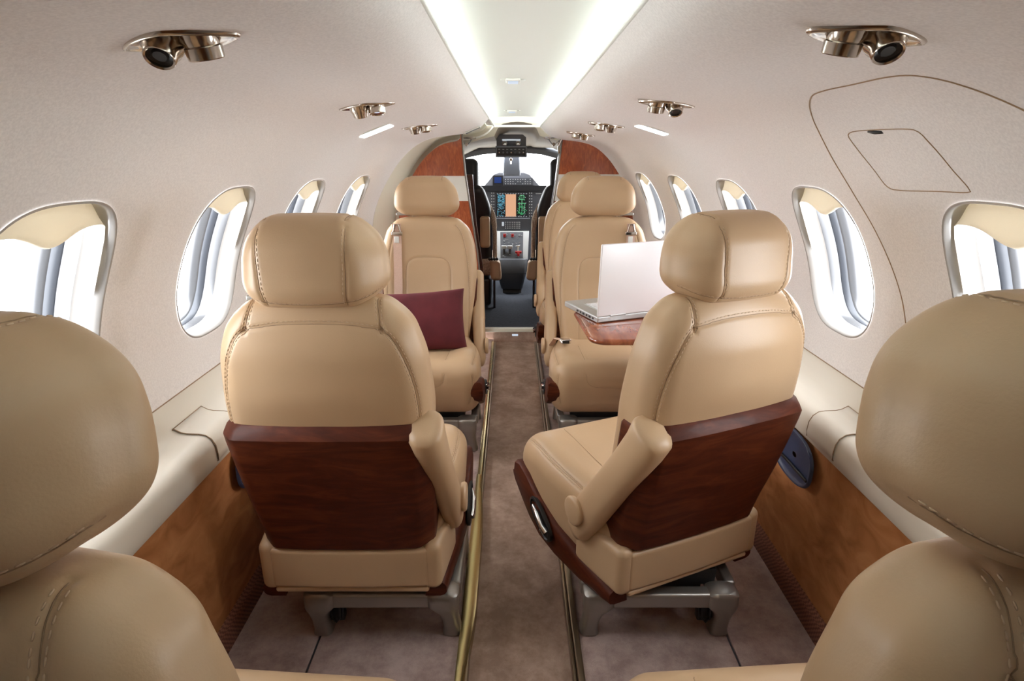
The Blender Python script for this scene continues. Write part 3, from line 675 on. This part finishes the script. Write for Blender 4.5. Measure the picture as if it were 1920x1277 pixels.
# ------------------------------------------------------------------ passenger seats
def rear_y(z): return ci(z, [.15, .32, .5, .66, .8, .92], [-.225, -.235, -.283, -.320, -.328, -.312])
def make_seat(s):
    """s = +1: stowed armrest on local +x. Returns {part name: [objects]} at local origin, facing +y"""
    body = []; base = []
    # backrest
    hz = .345; V, Q = rbox((.21, .072, hz), .052, ds=.0044); z = V[:, 2]+.565
    V[:, 0] *= ci(z, [.22, .36, .45, .60, .68, .78, .85, .90, .91], [.34, .345, .365, .405, .418, .404, .370, .332, .322])/.42
    thick = ci(z, [.2, .5, .75, .91], [1.05, 1.0, .88, .72]); yy = V[:, 1]*thick
    yy = np.where(yy > 0, yy+.018*(np.abs(V[:, 0])/.2)**2-.004, yy+.014*(np.abs(V[:, 0])/.2)**3)
    # crown of the rear upholstery
    rear = V[:, 1] < 0
    yy = yy-np.where(rear, .012*np.clip(1-(V[:, 0]/.2)**2, 0, 1)*sm((z-.64)/.1)*(1-sm((z-.80)/.1)), 0)
    V = np.stack([V[:, 0], yy+rear_y(z)+.075*thick, z-.006*(np.abs(V[:, 0])/.2)**2*sm((z-.8)/.1)*2+.014*np.clip(1-(V[:, 0]/.15)**2, 0, 1)*sm((z-.86)/.04)], 1)
    zt = .862
    seams = [([(-.188, -.6, .64), (-.186, -.6, .72), (-.172, -.6, .79), (-.150, -.6, .84), (-.128, -.6, zt)], (0, 1, 0), (-1, 1)),
             ([(.188, -.6, .64), (.186, -.6, .72), (.172, -.6, .79), (.150, -.6, .84), (.128, -.6, zt)], (0, 1, 0), (-1, 1)),
             ([(-.128, -.6, zt), (-.06, -.6, zt+.010), (0, -.6, zt+.012), (.06, -.6, zt+.010), (.128, -.6, zt)], (0, 1, 0), (1,)),
             ([(-.128, -.327, zt+.0), (-.122, -.305, zt+.03), (-.117, -.27, zt+.05)], (0, .7, -.7), (-1, 1)),
             ([(.128, -.327, zt+.0), (.122, -.305, zt+.03), (.117, -.27, zt+.05)], (0, .7, -.7), (-1, 1)),
             # front: arch-topped centre panel and side bolsters
             ([(-.098, .5, .36), (-.098, .5, .5), (-.097, .5, .67), (-.09, .5, .720), (-.066, .5, .742), (-.03, .5, .747), (.03, .5, .747), (.066, .5, .742), (.09, .5, .720), (.097, .5, .67), (.098, .5, .5), (.098, .5, .36)], (0, -1, 0), ()),
             ([(-.175, .5, .38), (-.178, .5, .6), (-.168, .5, .75), (-.145, .5, .85), (-.12, .5, .885)], (0, -1, 0), (-1,)),
             ([(.175, .5, .38), (.178, .5, .6), (.168, .5, .75), (.145, .5, .85), (.12, .5, .885)], (0, -1, 0), (1,))]
    body.append(padded(V, Q, seams).build('backrest', LM, None, 0, recalc=False))
    # headrest
    V, Q = rbox((.148, .064, .078), .056, ds=.0045); zr = V[:, 2]/.078; yr = V[:, 1]/.064
    w = ci(zr, [-1, -.55, -.1, .45, 1], [.93, 1., .985, .90, .74]); V[:, 0] *= w*(1-.16*sm(-yr*.5+.5))
    V[:, 2] += np.where(V[:, 2] > 0, .010*(1-(V[:, 0]/.16)**2), 0)-np.where(V[:, 2] < 0, .008*(1-(V[:, 0]/.16)**2)*sm(-yr*.5+.5), 0)
    V[:, 1] += -.014*(1-np.clip(V[:, 0]/.16, -1, 1)**2)*np.where(yr < 0, 1, 0)+.012*zr*.6+np.where(yr > 0, .008, 0)*(np.abs(V[:, 0])/.16)**2
    V += np.array((0, -.252, .979))
    seams = [([(-.079, -.6, 1.048), (-.080, -.6, 1.03), (-.079, -.6, .96), (-.074, -.6, .905)], (0, 1, 0), (1,)), ([(.079, -.6, 1.048), (.080, -.6, 1.03), (.079, -.6, .96), (.074, -.6, .905)], (0, 1, 0), (-1,)),
             ([(-.074, -.28, 1.3), (-.072, -.24, 1.3), (-.068, -.20, 1.3)], (0, 0, -1), (1,)), ([(.074, -.28, 1.3), (.072, -.24, 1.3), (.068, -.20, 1.3)], (0, 0, -1), (-1,)),
             ([(-.13, -.6, .930), (-.105, -.6, .917), (-.05, -.6, .9085), (.0, -.6, .907), (.05, -.6, .9085), (.105, -.6, .917), (.13, -.6, .930)], (0, 1, 0), (1,))]
    body.append(padded(V, Q, seams, depth=.0022).build('headrest', LM, None, 0, recalc=False))
    for x in (-.06, .06): q = MB(); q.tube([(x, -.255, .87), (x, -.250, .93)], .010, 10); body.append(q.build('headrest_post', 'chrome', None, 40))
    q = MB(); q.box((-s*.105, -.245, .908), (.030, .020, .006), bev=.004); body.append(q.build('post_guard', 'metal', None, 40))
    # cushion / bucket
    V, Q = rbox((.240, .235, .105), .068, ds=.007); y = V[:, 1]; zr = V[:, 2]
    V[:, 0] *= ci(y, [-.235, -.1, .1, .235], [.835, .91, 1.0, .985])
    top = zr > 0
    V[:, 2] += np.where(top, .016*sm((np.abs(V[:, 0])-.10)/.08)*sm((.20-y)/.1)+.012*sm((y+.05)/.2)-.03*sm((-y-.02)/.2)*sm((np.abs(V[:, 0])-.15)/.05), 0)
    V[:, 2] -= np.where(zr < 0, .012*sm((y+.05)/.3), 0)
    V[:, 1] -= .030*sm((y-.05)/.18)*sm((.03-zr)/.13)
    V += np.array((0, .02, .298))
    seams = [([(-.110, -.02, .6), (-.112, .12, .6), (-.108, .20, .6)], (0, 0, -1), ()), ([(.110, -.02, .6), (.112, .12, .6), (.108, .20, .6)], (0, 0, -1), ()),
             ([(-.108, .5, .37), (-.100, .5, .335), (-.07, .5, .318), (0, .5, .314), (.07, .5, .318), (.100, .5, .335), (.108, .5, .37)], (0, -1, 0), ()),
             ([(-.195, -.12, .6), (-.212, .0, .6), (-.220, .12, .6), (-.212, .21, .6)], (0, 0, -1), (-1, 1)), ([(.195, -.12, .6), (.212, .0, .6), (.220, .12, .6), (.212, .21, .6)], (0, 0, -1), (-1, 1)),
             ([(-.212, .5, .36), (-.214, .5, .30), (-.200, .5, .24)], (0, -1, 0), (1,)), ([(.212, .5, .36), (.214, .5, .30), (.200, .5, .24)], (0, -1, 0), (-1,))]
    body.append(padded(V, Q, seams, depth=.003).build('seat_cushion', LM, None, 0, recalc=False))
    # wood back shell with chamfered sides
    q = MB(); rings = []
    zs = [.322, .328, .36, .40, .44, .48, .56, .62, .640, .655, .664]
    for k, z in enumerate(zs):
        w = float(ci(z, [.32, .45, .66], [.195, .202, .212])); yr = float(rear_y(z))-.014; ch = .034
        ins = {0: .006, 1: .001, 9: .010, 10: .022}.get(k, 0); w -= ins*.6; yr += ins
        yf = float(ci(z, [.32, .45, .66], [-.135, -.17, -.215]))
        cr = [(-w+.006, yf), (-w, yf-.01), (-w, yr+.040), (-w+.004, yr+.030), (-w+ch-.006, yr+.003), (-w+ch+.004, yr-.001), (-w*.5, yr-.005), (0, yr-.0065), (w*.5, yr-.005), (w-ch-.004, yr-.001), (w-ch+.006, yr+.003), (w-.004, yr+.030), (w, yr+.040), (w, yf-.01), (w-.006, yf)]
        rings.append([(x, y_, z) for x, y_ in cr])
    q.loft(rings, 0); body.append(q.build('wood_shell', 'wood', None, 28))
    # upholstered lower back panel with a lip
    V, Q = rbox((.182, .020, .052), .010, ds=.006); V[:, 1] -= .006*(1-(V[:, 0]/.182)**2); V += np.array((0, -.226, .268)); mb = MB().add(V, Q)
    V, Q = rbox((.178, .016, .007), .006, ds=.006); V += np.array((0, -.228, .207)); mb.add(V, Q)
    body.append(mb.build('lower_back_panel', 'leather', None, 0))
    # wooden skirts on both sides, with a recessed catch on the armrest side
    TOPE = [(.238, .300), (.232, .325), (.20, .335), (.15, .322), (.08, .285), (.0, .250), (-.10, .222), (-.19, .212), (-.222, .208)]
    BOTE = [(.236, .284), (.215, .248), (.18, .226), (.13, .200), (.07, .178), (.0, .164), (-.10, .160), (-.19, .166), (-.222, .172)]
    for sd in (-1, 1):
        q = MB(); rings = []
        for (yt, ztp), (yb, zb) in zip(TOPE, BOTE):
            w = .240*float(ci(yt-.02, [-.235, -.1, .1, .235], [.835, .91, 1.0, .985])); o_ = .016
            rings.append([(sd*(w-.03), yt, ztp), (sd*(w+.004), yt, ztp+.003), (sd*(w+o_*.8), yt, ztp-.004), (sd*(w+o_), (yt+yb)/2, ztp*.7+zb*.3), (sd*(w+o_), (yt+yb)/2, ztp*.3+zb*.7), (sd*(w+o_*.7), yb, zb+.004), (sd*(w-.0), yb, zb), (sd*(w-.035), yb, zb)])
        q.loft(rings, 0); sk = q.build('side_skirt', 'wood', None, 45); body.append(sk)
        if sd == s:
            q = MB(); xx = sd*.2535
            rg = []
            tl = R(28)
            for sc, dx in ((1.0, -.004), (1.0, .004), (.9, .006), (.86, .002), (.6, -.002), (.05, -.002)):
                rg.append([(xx+sd*dx, .055+(.066*sell(w, 2.3)[0]*math.cos(tl)-.031*sell(w, 2.3)[1]*math.sin(tl))*sc, .244+(.066*sell(w, 2.3)[0]*math.sin(tl)+.031*sell(w, 2.3)[1]*math.cos(tl))*sc) for w in [2*math.pi*i/32 for i in range(32)]])
            q.loft(rg, 0, cap=False); cat_ = q.build('catch_recess', 'black', None, 40); cat_.parent = sk
            q = MB(); q.tube([(xx+sd*.004, .095, .262), (xx+sd*.010, .055, .256), (xx+sd*.010, .03, .238), (xx+sd*.006, .012, .228)], [.005, .009, .008, .010], 10); q.tube([(xx+sd*.006, .05, .238), (xx+sd*.011, .03, .226)], .007, 8)
            ch_ = q.build('catch_lever', 'silver', None, 40); ch_.parent = sk
    # rear wood corner fillets between the lower panel and the skirts
    for sd in (-1, 1):
        V, Q = rbox((.021, .085, .062), .018, ds=.008); V[:, 0] += sd*.022*(V[:, 1]+.085)/.17; V[:, 2] += -.0*V[:, 1]; V += np.array((sd*.186, -.160, .268)); body.append(MB().add(V, Q).build('corner_bolster', 'leather', None, 0))
    # stowed armrest
    q = MB(); rings = []
    p0 = np.array((.0, -.108, .335)); p1 = np.array((.0, -.312, .660)); ax = (p1-p0)/np.linalg.norm(p1-p0); sd2 = np.array((0, ax[2], -ax[1]))
    L = np.linalg.norm(p1-p0)
    for g, wd, th, sh in ((-.055, .006, .010, .0), (-.045, .030, .018, 0), (-.02, .042, .024, .0), (.06, .046, .027, .0), (.16, .042, .029, -.002), (.26, .041, .032, -.004), (.34, .043, .035, -.004), (.374, .045, .036, .0), (.383, .040, .031, .0), (.387, .024, .018, 0), (.388,.004,.003,0)):
        c = p0+ax*g+sd2*sh; xo = s*(.226-.026*max(0, g)/.37)
        rings.append([(xo+s*(th*sell(w, 2.6)[0]), *(c+sd2*wd*sell(w, 2.6)[1])[1:]) for w in [2*math.pi*i/28 for i in range(28)]])
    q.loft(rings, 0); arm = q.build('armrest', 'leather', None, 70); body.append(arm)
    q = MB(); q.lathe((s*.247, -.112, .372), (s, 0, 0), [(0, .034), (.008, .036), (.012, .034), (.014, .030), (.0145, .001)], 40); pv = q.build('pivot_cap', 'leather', None, 40); pv.parent = arm
    # metal base
    for sy in (-1, 1):
        q = MB(); q.box((0, sy*.188, .138), (.125, .018, .021), bev=.009); base.append(q.build('cross_bar', 'metal', None, 45))
        for sx2 in (-1, 1):
            rg = []; q = MB()
            for z, dx, dy, wx, wy in ((.163, 0, 0, .030, .024), (.156, 0, 0, .038, .030), (.122, 0, 0, .038, .030), (.108, .005, -.002, .032, .026), (.09, .010, -.008, .024, .023), (.06, .013, -.020, .020, .022), (.02, .015, -.034, .021, .024), (.004, .015, -.037, .024, .026)):
                rg.append([(sx2*(.150+dx)+wx*sell(w, 4)[0], sy*(.185+dy)+wy*sell(w, 4)[1], z) for w in [2*math.pi*i/24+.13 for i in range(24)]])
            q.loft(rg, 0); base.append(q.build('leg', 'metal', None, 45))
    q = MB(); q.box((0, 0, .135), (.11, .15, .018)); q.box((0, 0, .175), (.14, .16, .022)); base.append(q.build('swivel_unit', 'black', None, 30))
    for sx2 in (-1, 1):
        q = MB(); q.box((sx2*.178, 0, .142), (.014, .165, .020), bev=.007); base.append(q.build('side_bar', 'metal', None, 40))
    q = MB(); x = -s*.125
    q.tube([(x-.011, -.165, .115), (x-.011, -.170, .06), (x, -.170, .045), (x+.011, -.170, .06), (x+.011, -.165, .115)], .0035, 8); q.box((x, -.150, .075), (.018, .012, .035), bev=.004)
    base.append(q.build('track_hook', 'black', None, 40))
    return body, base
protos = {}
def copy_tree(o, parent):
    c = o.copy(); COL.objects.link(c); c.parent = parent
    for ch in o.children: copy_tree(ch, c)
    return c
def seat(s, loc, rz, body_off, body_rz, label, group, lift=0, lean=0, hr=(0, 0)):
    root = empty('passenger_seat', loc, label, 'seat', group, rz)
    if s not in protos: protos[s] = make_seat(s); first = True
    else: first = False
    body, base = protos[s]
    for lst, isb in ((body, True), (base, False)):
        for o in lst:
            if o.parent is None and first: c = o; c.parent = root
            else: c = copy_tree(o, root)
            if isb: hh_ = hr if c.name.startswith(('headrest', 'post')) else (0, 0); c.location = (body_off[0]+hh_[0], body_off[1], lift+hh_[1]); c.rotation_euler = (lean, 0, body_rz)
    return root
def kids(o):
    return [c for c in o.children]
GR = 'tan leather passenger seats'
sA = seat(1, (-.348, 1.36, 0), 0, (-.053, .0), 0, 'tan leather seat with glossy wood back facing forward, left of the aisle', GR, 0, 0, (-.006, 0))
sB = seat(-1, (.333, 1.36, 0), 0, (-.032, .034), R(24), 'tan leather seat with glossy wood back, turned towards the aisle on the right', GR)
sC = seat(1, (-.36, .50, 0), 0, (-.075, 0), R(-4), 'nearest tan leather seat at the left edge, only headrest, shoulder and cushion corner in view', GR, -.034, R(-6.5), (.012, .024))
sD = seat(-1, (.36, .50, 0), 0, (.030, 0), R(4), 'nearest tan leather seat at the right edge, only headrest, shoulder and cushion corner in view', GR, -.022, R(-6.5), (-.037, .027))
sE = seat(-1, (-.36, 2.32, 0), math.pi, (.035, .0), 0, 'tan leather seat facing aft with the burgundy pillow on it', GR, -.008, R(1.5), (0, .022))
sF = seat(1, (.345, 2.32, 0), math.pi, (-.015, .0), 0, 'tan leather seat facing aft behind the laptop table', GR, -.008, R(1.5), (0, .022))
sG = seat(1, (.365, 3.10, 0), math.pi, (.01, 0), 0, 'farthest tan leather seat, mostly hidden behind the seat at the laptop table', GR)
# shoulder belts on the two aft-facing seats
def belt(root, bx, off):
    # local frame: +y is the seat's facing; strap on the window side
    q = MB(); pts = []
    for z in np.linspace(.885, .40, 26):
        y = float(rear_y(z))+.075*float(ci(z, [.2, .5, .75, .91], [1.05, 1.0, .88, .72]))+.072*float(ci(z, [.2, .5, .75, .91], [1.05, 1.0, .88, .72]))+.018*(abs(bx)/.2)**2+.008
        pts.append((bx, y, z))
    q.loft([[(p[0]-.018, p[1], p[2]), (p[0]+.018, p[1], p[2]), (p[0]+.018, p[1]+.002, p[2]), (p[0]-.018, p[1]+.002, p[2])] for p in pts], 0, smooth=False)
    b = q.build('shoulder_belt', 'strap', root, 40, off); b.rotation_euler.x = R(1.5)
    p = pts[1]
    q = MB(); q.box((p[0], p[1]+.004, p[2]-.022), (.024, .005, .008), bev=.003); q.tube([(p[0]-.015, p[1]+.004, p[2]-.015), (p[0]-.008, p[1]+.006, p[2]+.016), (p[0]+.008, p[1]+.006, p[2]+.016), (p[0]+.015, p[1]+.004, p[2]-.015)], .004, 8)
    q.build('belt_guide', 'chrome', b, 40)
    q = MB(); q.box((p[0]+.002, p[1]+.006, p[2]-.048), (.010, .002, .014), bev=.002); q.build('belt_tag', 'white', b, 40)
belt(sE, .128, (.035, 0, 0)); belt(sF, -.120, (-.015, 0, 0))
q = MB(); q.box((.155, .03, .432), (.020, .016, .010), bev=.005, rot=Matrix.Rotation(.3, 3, 'Z')); bk = q.build('lap_buckle', 'silver', sF, 40)
q = MB(); q.box((.155, .049, .434), (.014, .004, .006), bev=.002); q.build('release_tab', 'black', bk, 40)
q = MB(); q.tube([(.165, .015, .43), (.19, -.03, .425), (.205, -.10, .37)], .012, 8, 0, .25); q.build('lap_strap', 'strap', sF, 40)
# ------------------------------------------------------------------ pillow
n = 40; mb = MB(); g = np.linspace(-1, 1, n+1); U, W = np.meshgrid(g, g, indexing='ij')
edge = 1-.07*(1-np.abs(W)**2)*0
def pil(side):
    X = U*.20*(1-.045*(1-np.abs(U))*0-.05*(1-W**2)*np.abs(U)**3); Z = W*.125*(1-.07*(1-U**2)*np.abs(W)**3)
    T = .055*(np.clip(1-U**2, 0, 1)*np.clip(1-W**2, 0, 1))**.38*side
    T += side*.002*np.sin(U*9+W*5)*np.clip(1-U**2, 0, 1)*np.clip(1-W**2, 0, 1)
    return np.stack([X, T, Z], -1).reshape(-1, 3)
f = [(i*(n+1)+j, (i+1)*(n+1)+j, (i+1)*(n+1)+j+1, i*(n+1)+j+1) for i in range(n) for j in range(n)]
mb.add(pil(-1), f); mb.add(pil(1), [q[::-1] for q in f])
o = mb.build('pillow', 'velvet', None, 0, recalc=False)
bm = bmesh.new(); bm.from_mesh(o.data); bmesh.ops.remove_doubles(bm, verts=bm.verts, dist=1e-4); bmesh.ops.recalc_face_normals(bm, faces=bm.faces); bm.to_mesh(o.data); bm.free()
o.location = (-.418, 2.29, .515); o.rotation_euler = (R(-20), R(-3), R(2))
tag(o, 'burgundy velvet pillow leaning on the far left seat', 'pillow')
# ------------------------------------------------------------------ table and laptop
TZ = .62
root = empty('folding_table', (.53, 1.905, TZ), 'glossy mahogany fold-out table by the right wall under the laptop', 'table')
def roundrect(x0, x1, y0, y1, rs, n=8):
    out = []
    for (cx_, cy_, a0, r) in ((x0+rs[0], y0+rs[0], 180, rs[0]), (x1-rs[1], y0+rs[1], 270, rs[1]), (x1-rs[2], y1-rs[2], 0, rs[2]), (x0+rs[3], y1-rs[3], 90, rs[3])):
        for k in range(n+1): a = R(a0+90*k/n); out.append((cx_+r*math.cos(a), cy_+r*math.sin(a)))
    return out
O = (.5, 1.88)
poly = roundrect(.185, .738, 1.705, 2.06, (.05, .005, .005, .03))
poly = [(x+.0-(y-1.705)*.06*(x < .4), y) for x, y in poly]
mb = MB(); rg = []
for ins, z in ((.012, -.022), (.004, -.020), (0, -.014), (0, -.008), (.003, -.003), (.008, 0)):
    cx_, cy_ = .48, 1.88; rg.append([((x-cx_)*(1-ins/.3)+cx_-O[0], (y-cy_)*(1-ins/.18)+cy_-O[1], z) for x, y in poly])
mb.loft(rg, 0); mb.build('tabletop', 'wood_table', root, 40)
MB().box((-.075, 0, .0003), (.0012, .165, .0006)).build('leaf_joint', 'black', root)
q = MB(); q.box((.15, .0, -.031), (.09, .05, .010), bev=.004); q.build('table_bracket', 'metal', root)
hinge = atz(1120, 600, TZ+.014); frontc = atz(1057, 568, TZ+.014)
hv = Vector((frontc.x-hinge.x, frontc.y-hinge.y, 0)); yaw = math.atan2(hv.y, hv.x)-math.pi/2
root = empty('laptop', (hinge.x, hinge.y, TZ+.001), 'silver laptop open on the wooden table, lid towards the camera', 'laptop', None, yaw)
LW, LD = .372, .245
V, Q = rbox((LW/2, LD/2, .0105), .005, seg=3); V += np.array((LW/2, LD/2, .0115)); MB().add(V, Q).build('base', 'alu2', root, 40)
q = MB(); 
for k in range(6): q.box((-.0003, .03+.022*k, .011), (.0010, .006 if k % 2 else .004, .0035))
q.build('port', 'black', root)
q = MB(); q.box((LW/2, .12, .0223), (LW*.38, .055, .0006)); kb = q.build('keyboard', 'alu2', root)
q = MB()
for i in range(14):
    for j in range(5): q.box((LW/2+(i-6.5)*.0195, .12+(j-2)*.0205, .0236), (.0082, .0085, .0010))
q.build('keys', 'alu', kb)
q = MB(); q.box((LW/2, .205, .0223), (.045, .025, .0005)); q.build('trackpad', 'alu', root)
V, Q = rbox((LW/2, .0045, LD/2), .0035, seg=3); V += np.array((LW/2, 0, LD/2)); V[:, 0:1] += 0
lid = MB().add(V, Q).build('screen_lid', 'alu', root, 40, (0, .004, .0225)); lid.rotation_euler.x = R(2)
q = MB(); q.box((LW/2, .0050, LD/2), (LW/2-.012, .0006, LD/2-.014)); sc_ = q.build('screen', 'black', lid)
q = MB(); q.cyl((.05, .004, .0225), (1, 0, 0), .0055, .06, seg=16); q.cyl((LW-.11, .004, .0225), (1, 0, 0), .0055, .06, seg=16); q.build('hinge', 'alu2', root)
# ------------------------------------------------------------------ ceiling fittings
def frame_at(sg, y, t):
    p = Vector(tuple(surf(sg, y, t))); n = Vector(tuple(snorm(sg, np.array(y), np.array(t))))
    yv = Vector((0, 1, 0)); yv = (yv-n*n.dot(yv)).normalized(); xv = yv.cross(n)   # local z = into cabin
    m = Matrix((xv, yv, n)).transposed().to_4x4(); m.translation = p; return m
def t_at_x(x): return float(np.interp(-x, -PX[::1], PT)) if 0 else float(np.interp(x, PX[::-1], PT[::-1]))
names = {(-1, 0): 'nearest on the left', (1, 0): 'nearest on the right', (-1, 1): 'second on the left', (1, 1): 'second on the right', (-1, 2): 'far left, beside the vestibule arch', (1, 2): 'far right, beyond the glowing light', (1, 3): 'farthest right, above the bulkhead panel'}
def spot(sg, k, px, py, aim):
    d = ray(px, py); bv = BV[sg]; h = bv.ray_cast(Vector((CX, CY, CZ)), d.normalized())
    y = h[0].y; x = abs(h[0].x)/float(sx(y)); t = t_at_x(x); m = frame_at(sg, y, t)
    root = empty('reading_light', (0, 0, 0), 'nickel ceiling fitting with reading lamp and air nozzle, %s' % names[(sg, k)], 'reading light', 'nickel ceiling lamp and air fittings')
    root.matrix_world = m
    flip = 1   # local x towards the aisle or the wall
    wall_dir = 1 if (m.to_3x3() @ Vector((1, 0, 0))).x*sg > 0 else -1
    q = MB(); pts = []
    def rh(sc):
        out = []
        for i in range(48):
            a = 2*math.pi*i/48; c, s_ = math.cos(a), math.sin(a); ex = 1.35
            r = (abs(c)**ex+abs(s_)**ex)**(-1/ex); out.append((.066*c*r*sc, .044*s_*r*sc))
        return out
    q.loft([[(x_, y_, z) for x_, y_ in rh(sc)] for sc, z in ((1.04, -.003), (1.03, .002), (1.0, .004), (.96, .0045), (.90, .002), (.55, .001), (.02, .001))], 0, cap=False)
    q.build('mounting_plate', 'chrome', root, 0)
    for off, tilt, nm in ((wall_dir*.020, aim, 'air_nozzle'), (-wall_dir*.022, -aim*.4, 'lamp_head')):
        ax = Vector((off*2, tilt, 1)).normalized() if nm == 'air_nozzle' else Vector((0, tilt, 1)).normalized()
        q = MB()
        if nm == 'air_nozzle':
            q.lathe(Vector((off, 0, 0))-ax*.004, ax, [(-.006, .024), (.004, .0235), (.013, .021), (.020, .0175), (.027, .0165), (.0285, .0155), (.027, .0135), (.022, .0125)], 32)
        else:
            q.lathe(Vector((off, 0, 0))-ax*.004, ax, [(-.006, .022), (.006, .021), (.012, .0185), (.013, .0205), (.025, .0195), (.026, .0185), (.024, .017), (.021, .001)], 32)
        hd = q.build(nm, 'chrome', root, 35)
        q = MB()
        if nm == 'air_nozzle': q.lathe(Vector((off, 0, 0))-ax*.004, ax, [(.018, .013), (.0235, .0128), (.0225, .009), (.025, .007), (.025, .001)], 24); q.build('nozzle_core', 'black', hd, 35)
        else: q.lathe(Vector((off, 0, 0))-ax*.004, ax, [(.020, .0165), (.0215, .0165), (.0225, .001)], 24); q.build('lens', 'lens_soft', hd, 35)
def bvh_of(o): return BVHTree.FromPolygons([v.co.copy() for v in o.data.vertices], [tuple(p.vertices) for p in o.data.polygons])
BV = {-1: bvh_of(wall_l), 1: bvh_of(wall_r)}
spot(-1, 0, 338, 75, -.75); spot(1, 0, 1625, 66, -.75)
spot(-1, 1, 688, 198, .35); spot(1, 1, 1250, 194, -.6)
spot(-1, 2, 787, 237, .2); spot(1, 2, 1137, 234, .2); spot(1, 3, 1089, 251, .2)
def on_wall(sg, px, py, lift=0.):
    d = ray(px, py).normalized(); h = BV[sg].ray_cast(Vector((CX, CY, CZ)), d)
    if h[0] is None: return None
    y = h[0].y; x = abs(h[0].x)/float(sx(y)); n = h[1]
    if n.dot(d) > 0: n = -n
    return h[0]+n*lift
for sg, px, py, lab in ((-1, 705, 243, 'left'), (1, 1222, 241, 'right')):
    h = BV[sg].ray_cast(Vector((CX, CY, CZ)), ray(px, py).normalized()); y = h[0].y; t = t_at_x(abs(h[0].x)/float(sx(y)))
    root = empty('ceiling_light', (0, 0, 0), 'small glowing white rectangular lamp set in the %s ceiling panel' % lab, 'light', 'glowing ceiling lamps'); root.matrix_world = frame_at(sg, y, t)
    q = MB(); q.box((0, 0, .001), (.066, .042, .003), bev=.002); q.build('lamp_bezel', 'ceil', root, 40)
    q = MB(); q.box((0, 0, .005), (.055, .032, .003), bev=.002); q.build('lamp_lens', 'lens', root, 40)
# louvre slot on the left near the arch
h = BV[-1].ray_cast(Vector((CX, CY, CZ)), ray(886, 243).normalized())
root = empty('speaker_slot', (0, 0, 0), 'small pale louvred slot in the ceiling near the arch', 'vent')
if h[0] is not None:
    root.matrix_world = frame_at(-1, h[0].y, t_at_x(abs(h[0].x)/float(sx(h[0].y))))
else: root.location = at(886, 243, 3.0)
q = MB(); q.box((0, 0, .002), (.04, .03, .002), bev=.001); q.build('slot_plate', 'white', root)
q = MB(); q.box((0, .016, .0045), (.036, .003, .001)); q.box((0, -.012, .0045), (.036, .003, .001)); q.build('slot', 'grey2', root)
# fittings on the centre panel
for px, py, sc, lab in ((962, 149, 1., 'nearer'), (960, 207, 1., 'farther')):
    d = ray(px, py); y = .9
    for _ in range(30):
        zt = 1.372-float(drop(y, 1.372))+.0555; y = d.y*((zt-CZ)/d.z) if abs(d.z) > 1e-6 else y
        y = min(max(y, .5), 3.6)
    p = Vector((CX+d.x*(y/d.y), y, 1.372-float(drop(y, 1.372))+.0545))
    root = empty('ceiling_sign', tuple(p), 'small white rectangular lens on the centre ceiling panel, %s of the two' % lab, 'sign', 'small lenses on the centre ceiling panel'); root.rotation_euler.x = R(-1.4)
    q = MB(); q.box((0, 0, -.003), (.024, .034, .004), bev=.003); q.build('sign_bezel', 'white', root)
    q = MB(); q.box((0, 0, -.008), (.017, .026, .002), bev=.002); q.build('sign_lens', 'lens_soft', root)
    for sg in (-1, 1): q = MB(); q.lathe((sg*.034, 0, .001), (0, 0, -1), [(0, .008), (.003, .007), (.003, .001)], 16); q.build('side_clip', 'ceil', root)
# emergency exit hatch outline on the right wall
def groove(pts, r, name, mat, parent=None, smooth=True):
    P3 = [on_wall(1, px, py, -.0004) for px, py in pts]; P3 = [p for p in P3 if p is not None]
    D = densify([tuple(p) for p in P3], .008, smooth)
    out = []
    for p in D:
        h = BV[1].find_nearest(Vector(p)); out.append(tuple(h[0]))
    q = MB(); q.tube(out, r, 6); return q.build(name, mat, parent, 0)
hatch = [(1707,690),(1700,620),(1690,555),(1668,490),(1640,430),(1600,362),(1560,295),(1532,240),(1519,205),(1522,181),(1545,170),(1600,158),(1660,145),(1705,141),(1755,147),(1820,165),(1880,188),(1935,214)]
o = groove(hatch, .0014, 'door_1', 'groove'); struct(o)
hd = [(1592,250),(1604,246),(1650,243),(1700,242),(1722,247),(1745,270),(1785,317),(1817,354),(1812,361),(1760,359),(1690,357),(1664,350),(1640,320),(1612,285),(1592,258),(1592,250)]
root = empty('hatch_cover', (0, 0, 0), 'small rounded handle cover flap in the exit hatch on the right wall', 'cover')
groove(hd, .0011, 'cover_outline', 'groove', root)
h = on_wall(1, 1641, 248); a = on_wall(1, 1630, 247); b = on_wall(1, 1655, 248)
q = MB(); q.tube([tuple(a), tuple(h), tuple(b)], [.004, .006, .004], 8, 0, .6); q.build('finger_slot', 'black', root, 0)
# ------------------------------------------------------------------ world, lamps, render look
w = bpy.data.worlds.new('world'); SC.world = w; w.use_nodes = True; bg = w.node_tree.nodes['Background']
bg.inputs[0].default_value = (.95, .975, 1, 1); bg.inputs[1].default_value = 11
ld = bpy.data.lights.new('windscreen_daylight', 'AREA'); ld.shape = 'RECTANGLE'; ld.size = 1.3; ld.size_y = .5; ld.cycles.is_portal = True
lo = bpy.data.objects.new('windscreen_daylight', ld); COL.objects.link(lo); lo.location = (0, 5.6, 1.03); lo.rotation_euler = (R(-90), 0, 0)
SC.view_settings.view_transform = 'Standard'; SC.view_settings.look = 'None'; SC.view_settings.gamma = 1; SC.view_settings.use_curve_mapping = False
SC.view_settings.exposure = 0.28
SC.cycles.use_denoising = True; SC.cycles.max_bounces = 10; SC.cycles.diffuse_bounces = 6; SC.cycles.glossy_bounces = 4; SC.cycles.transparent_max_bounces = 8
SC.cycles.sample_clamp_indirect = 8
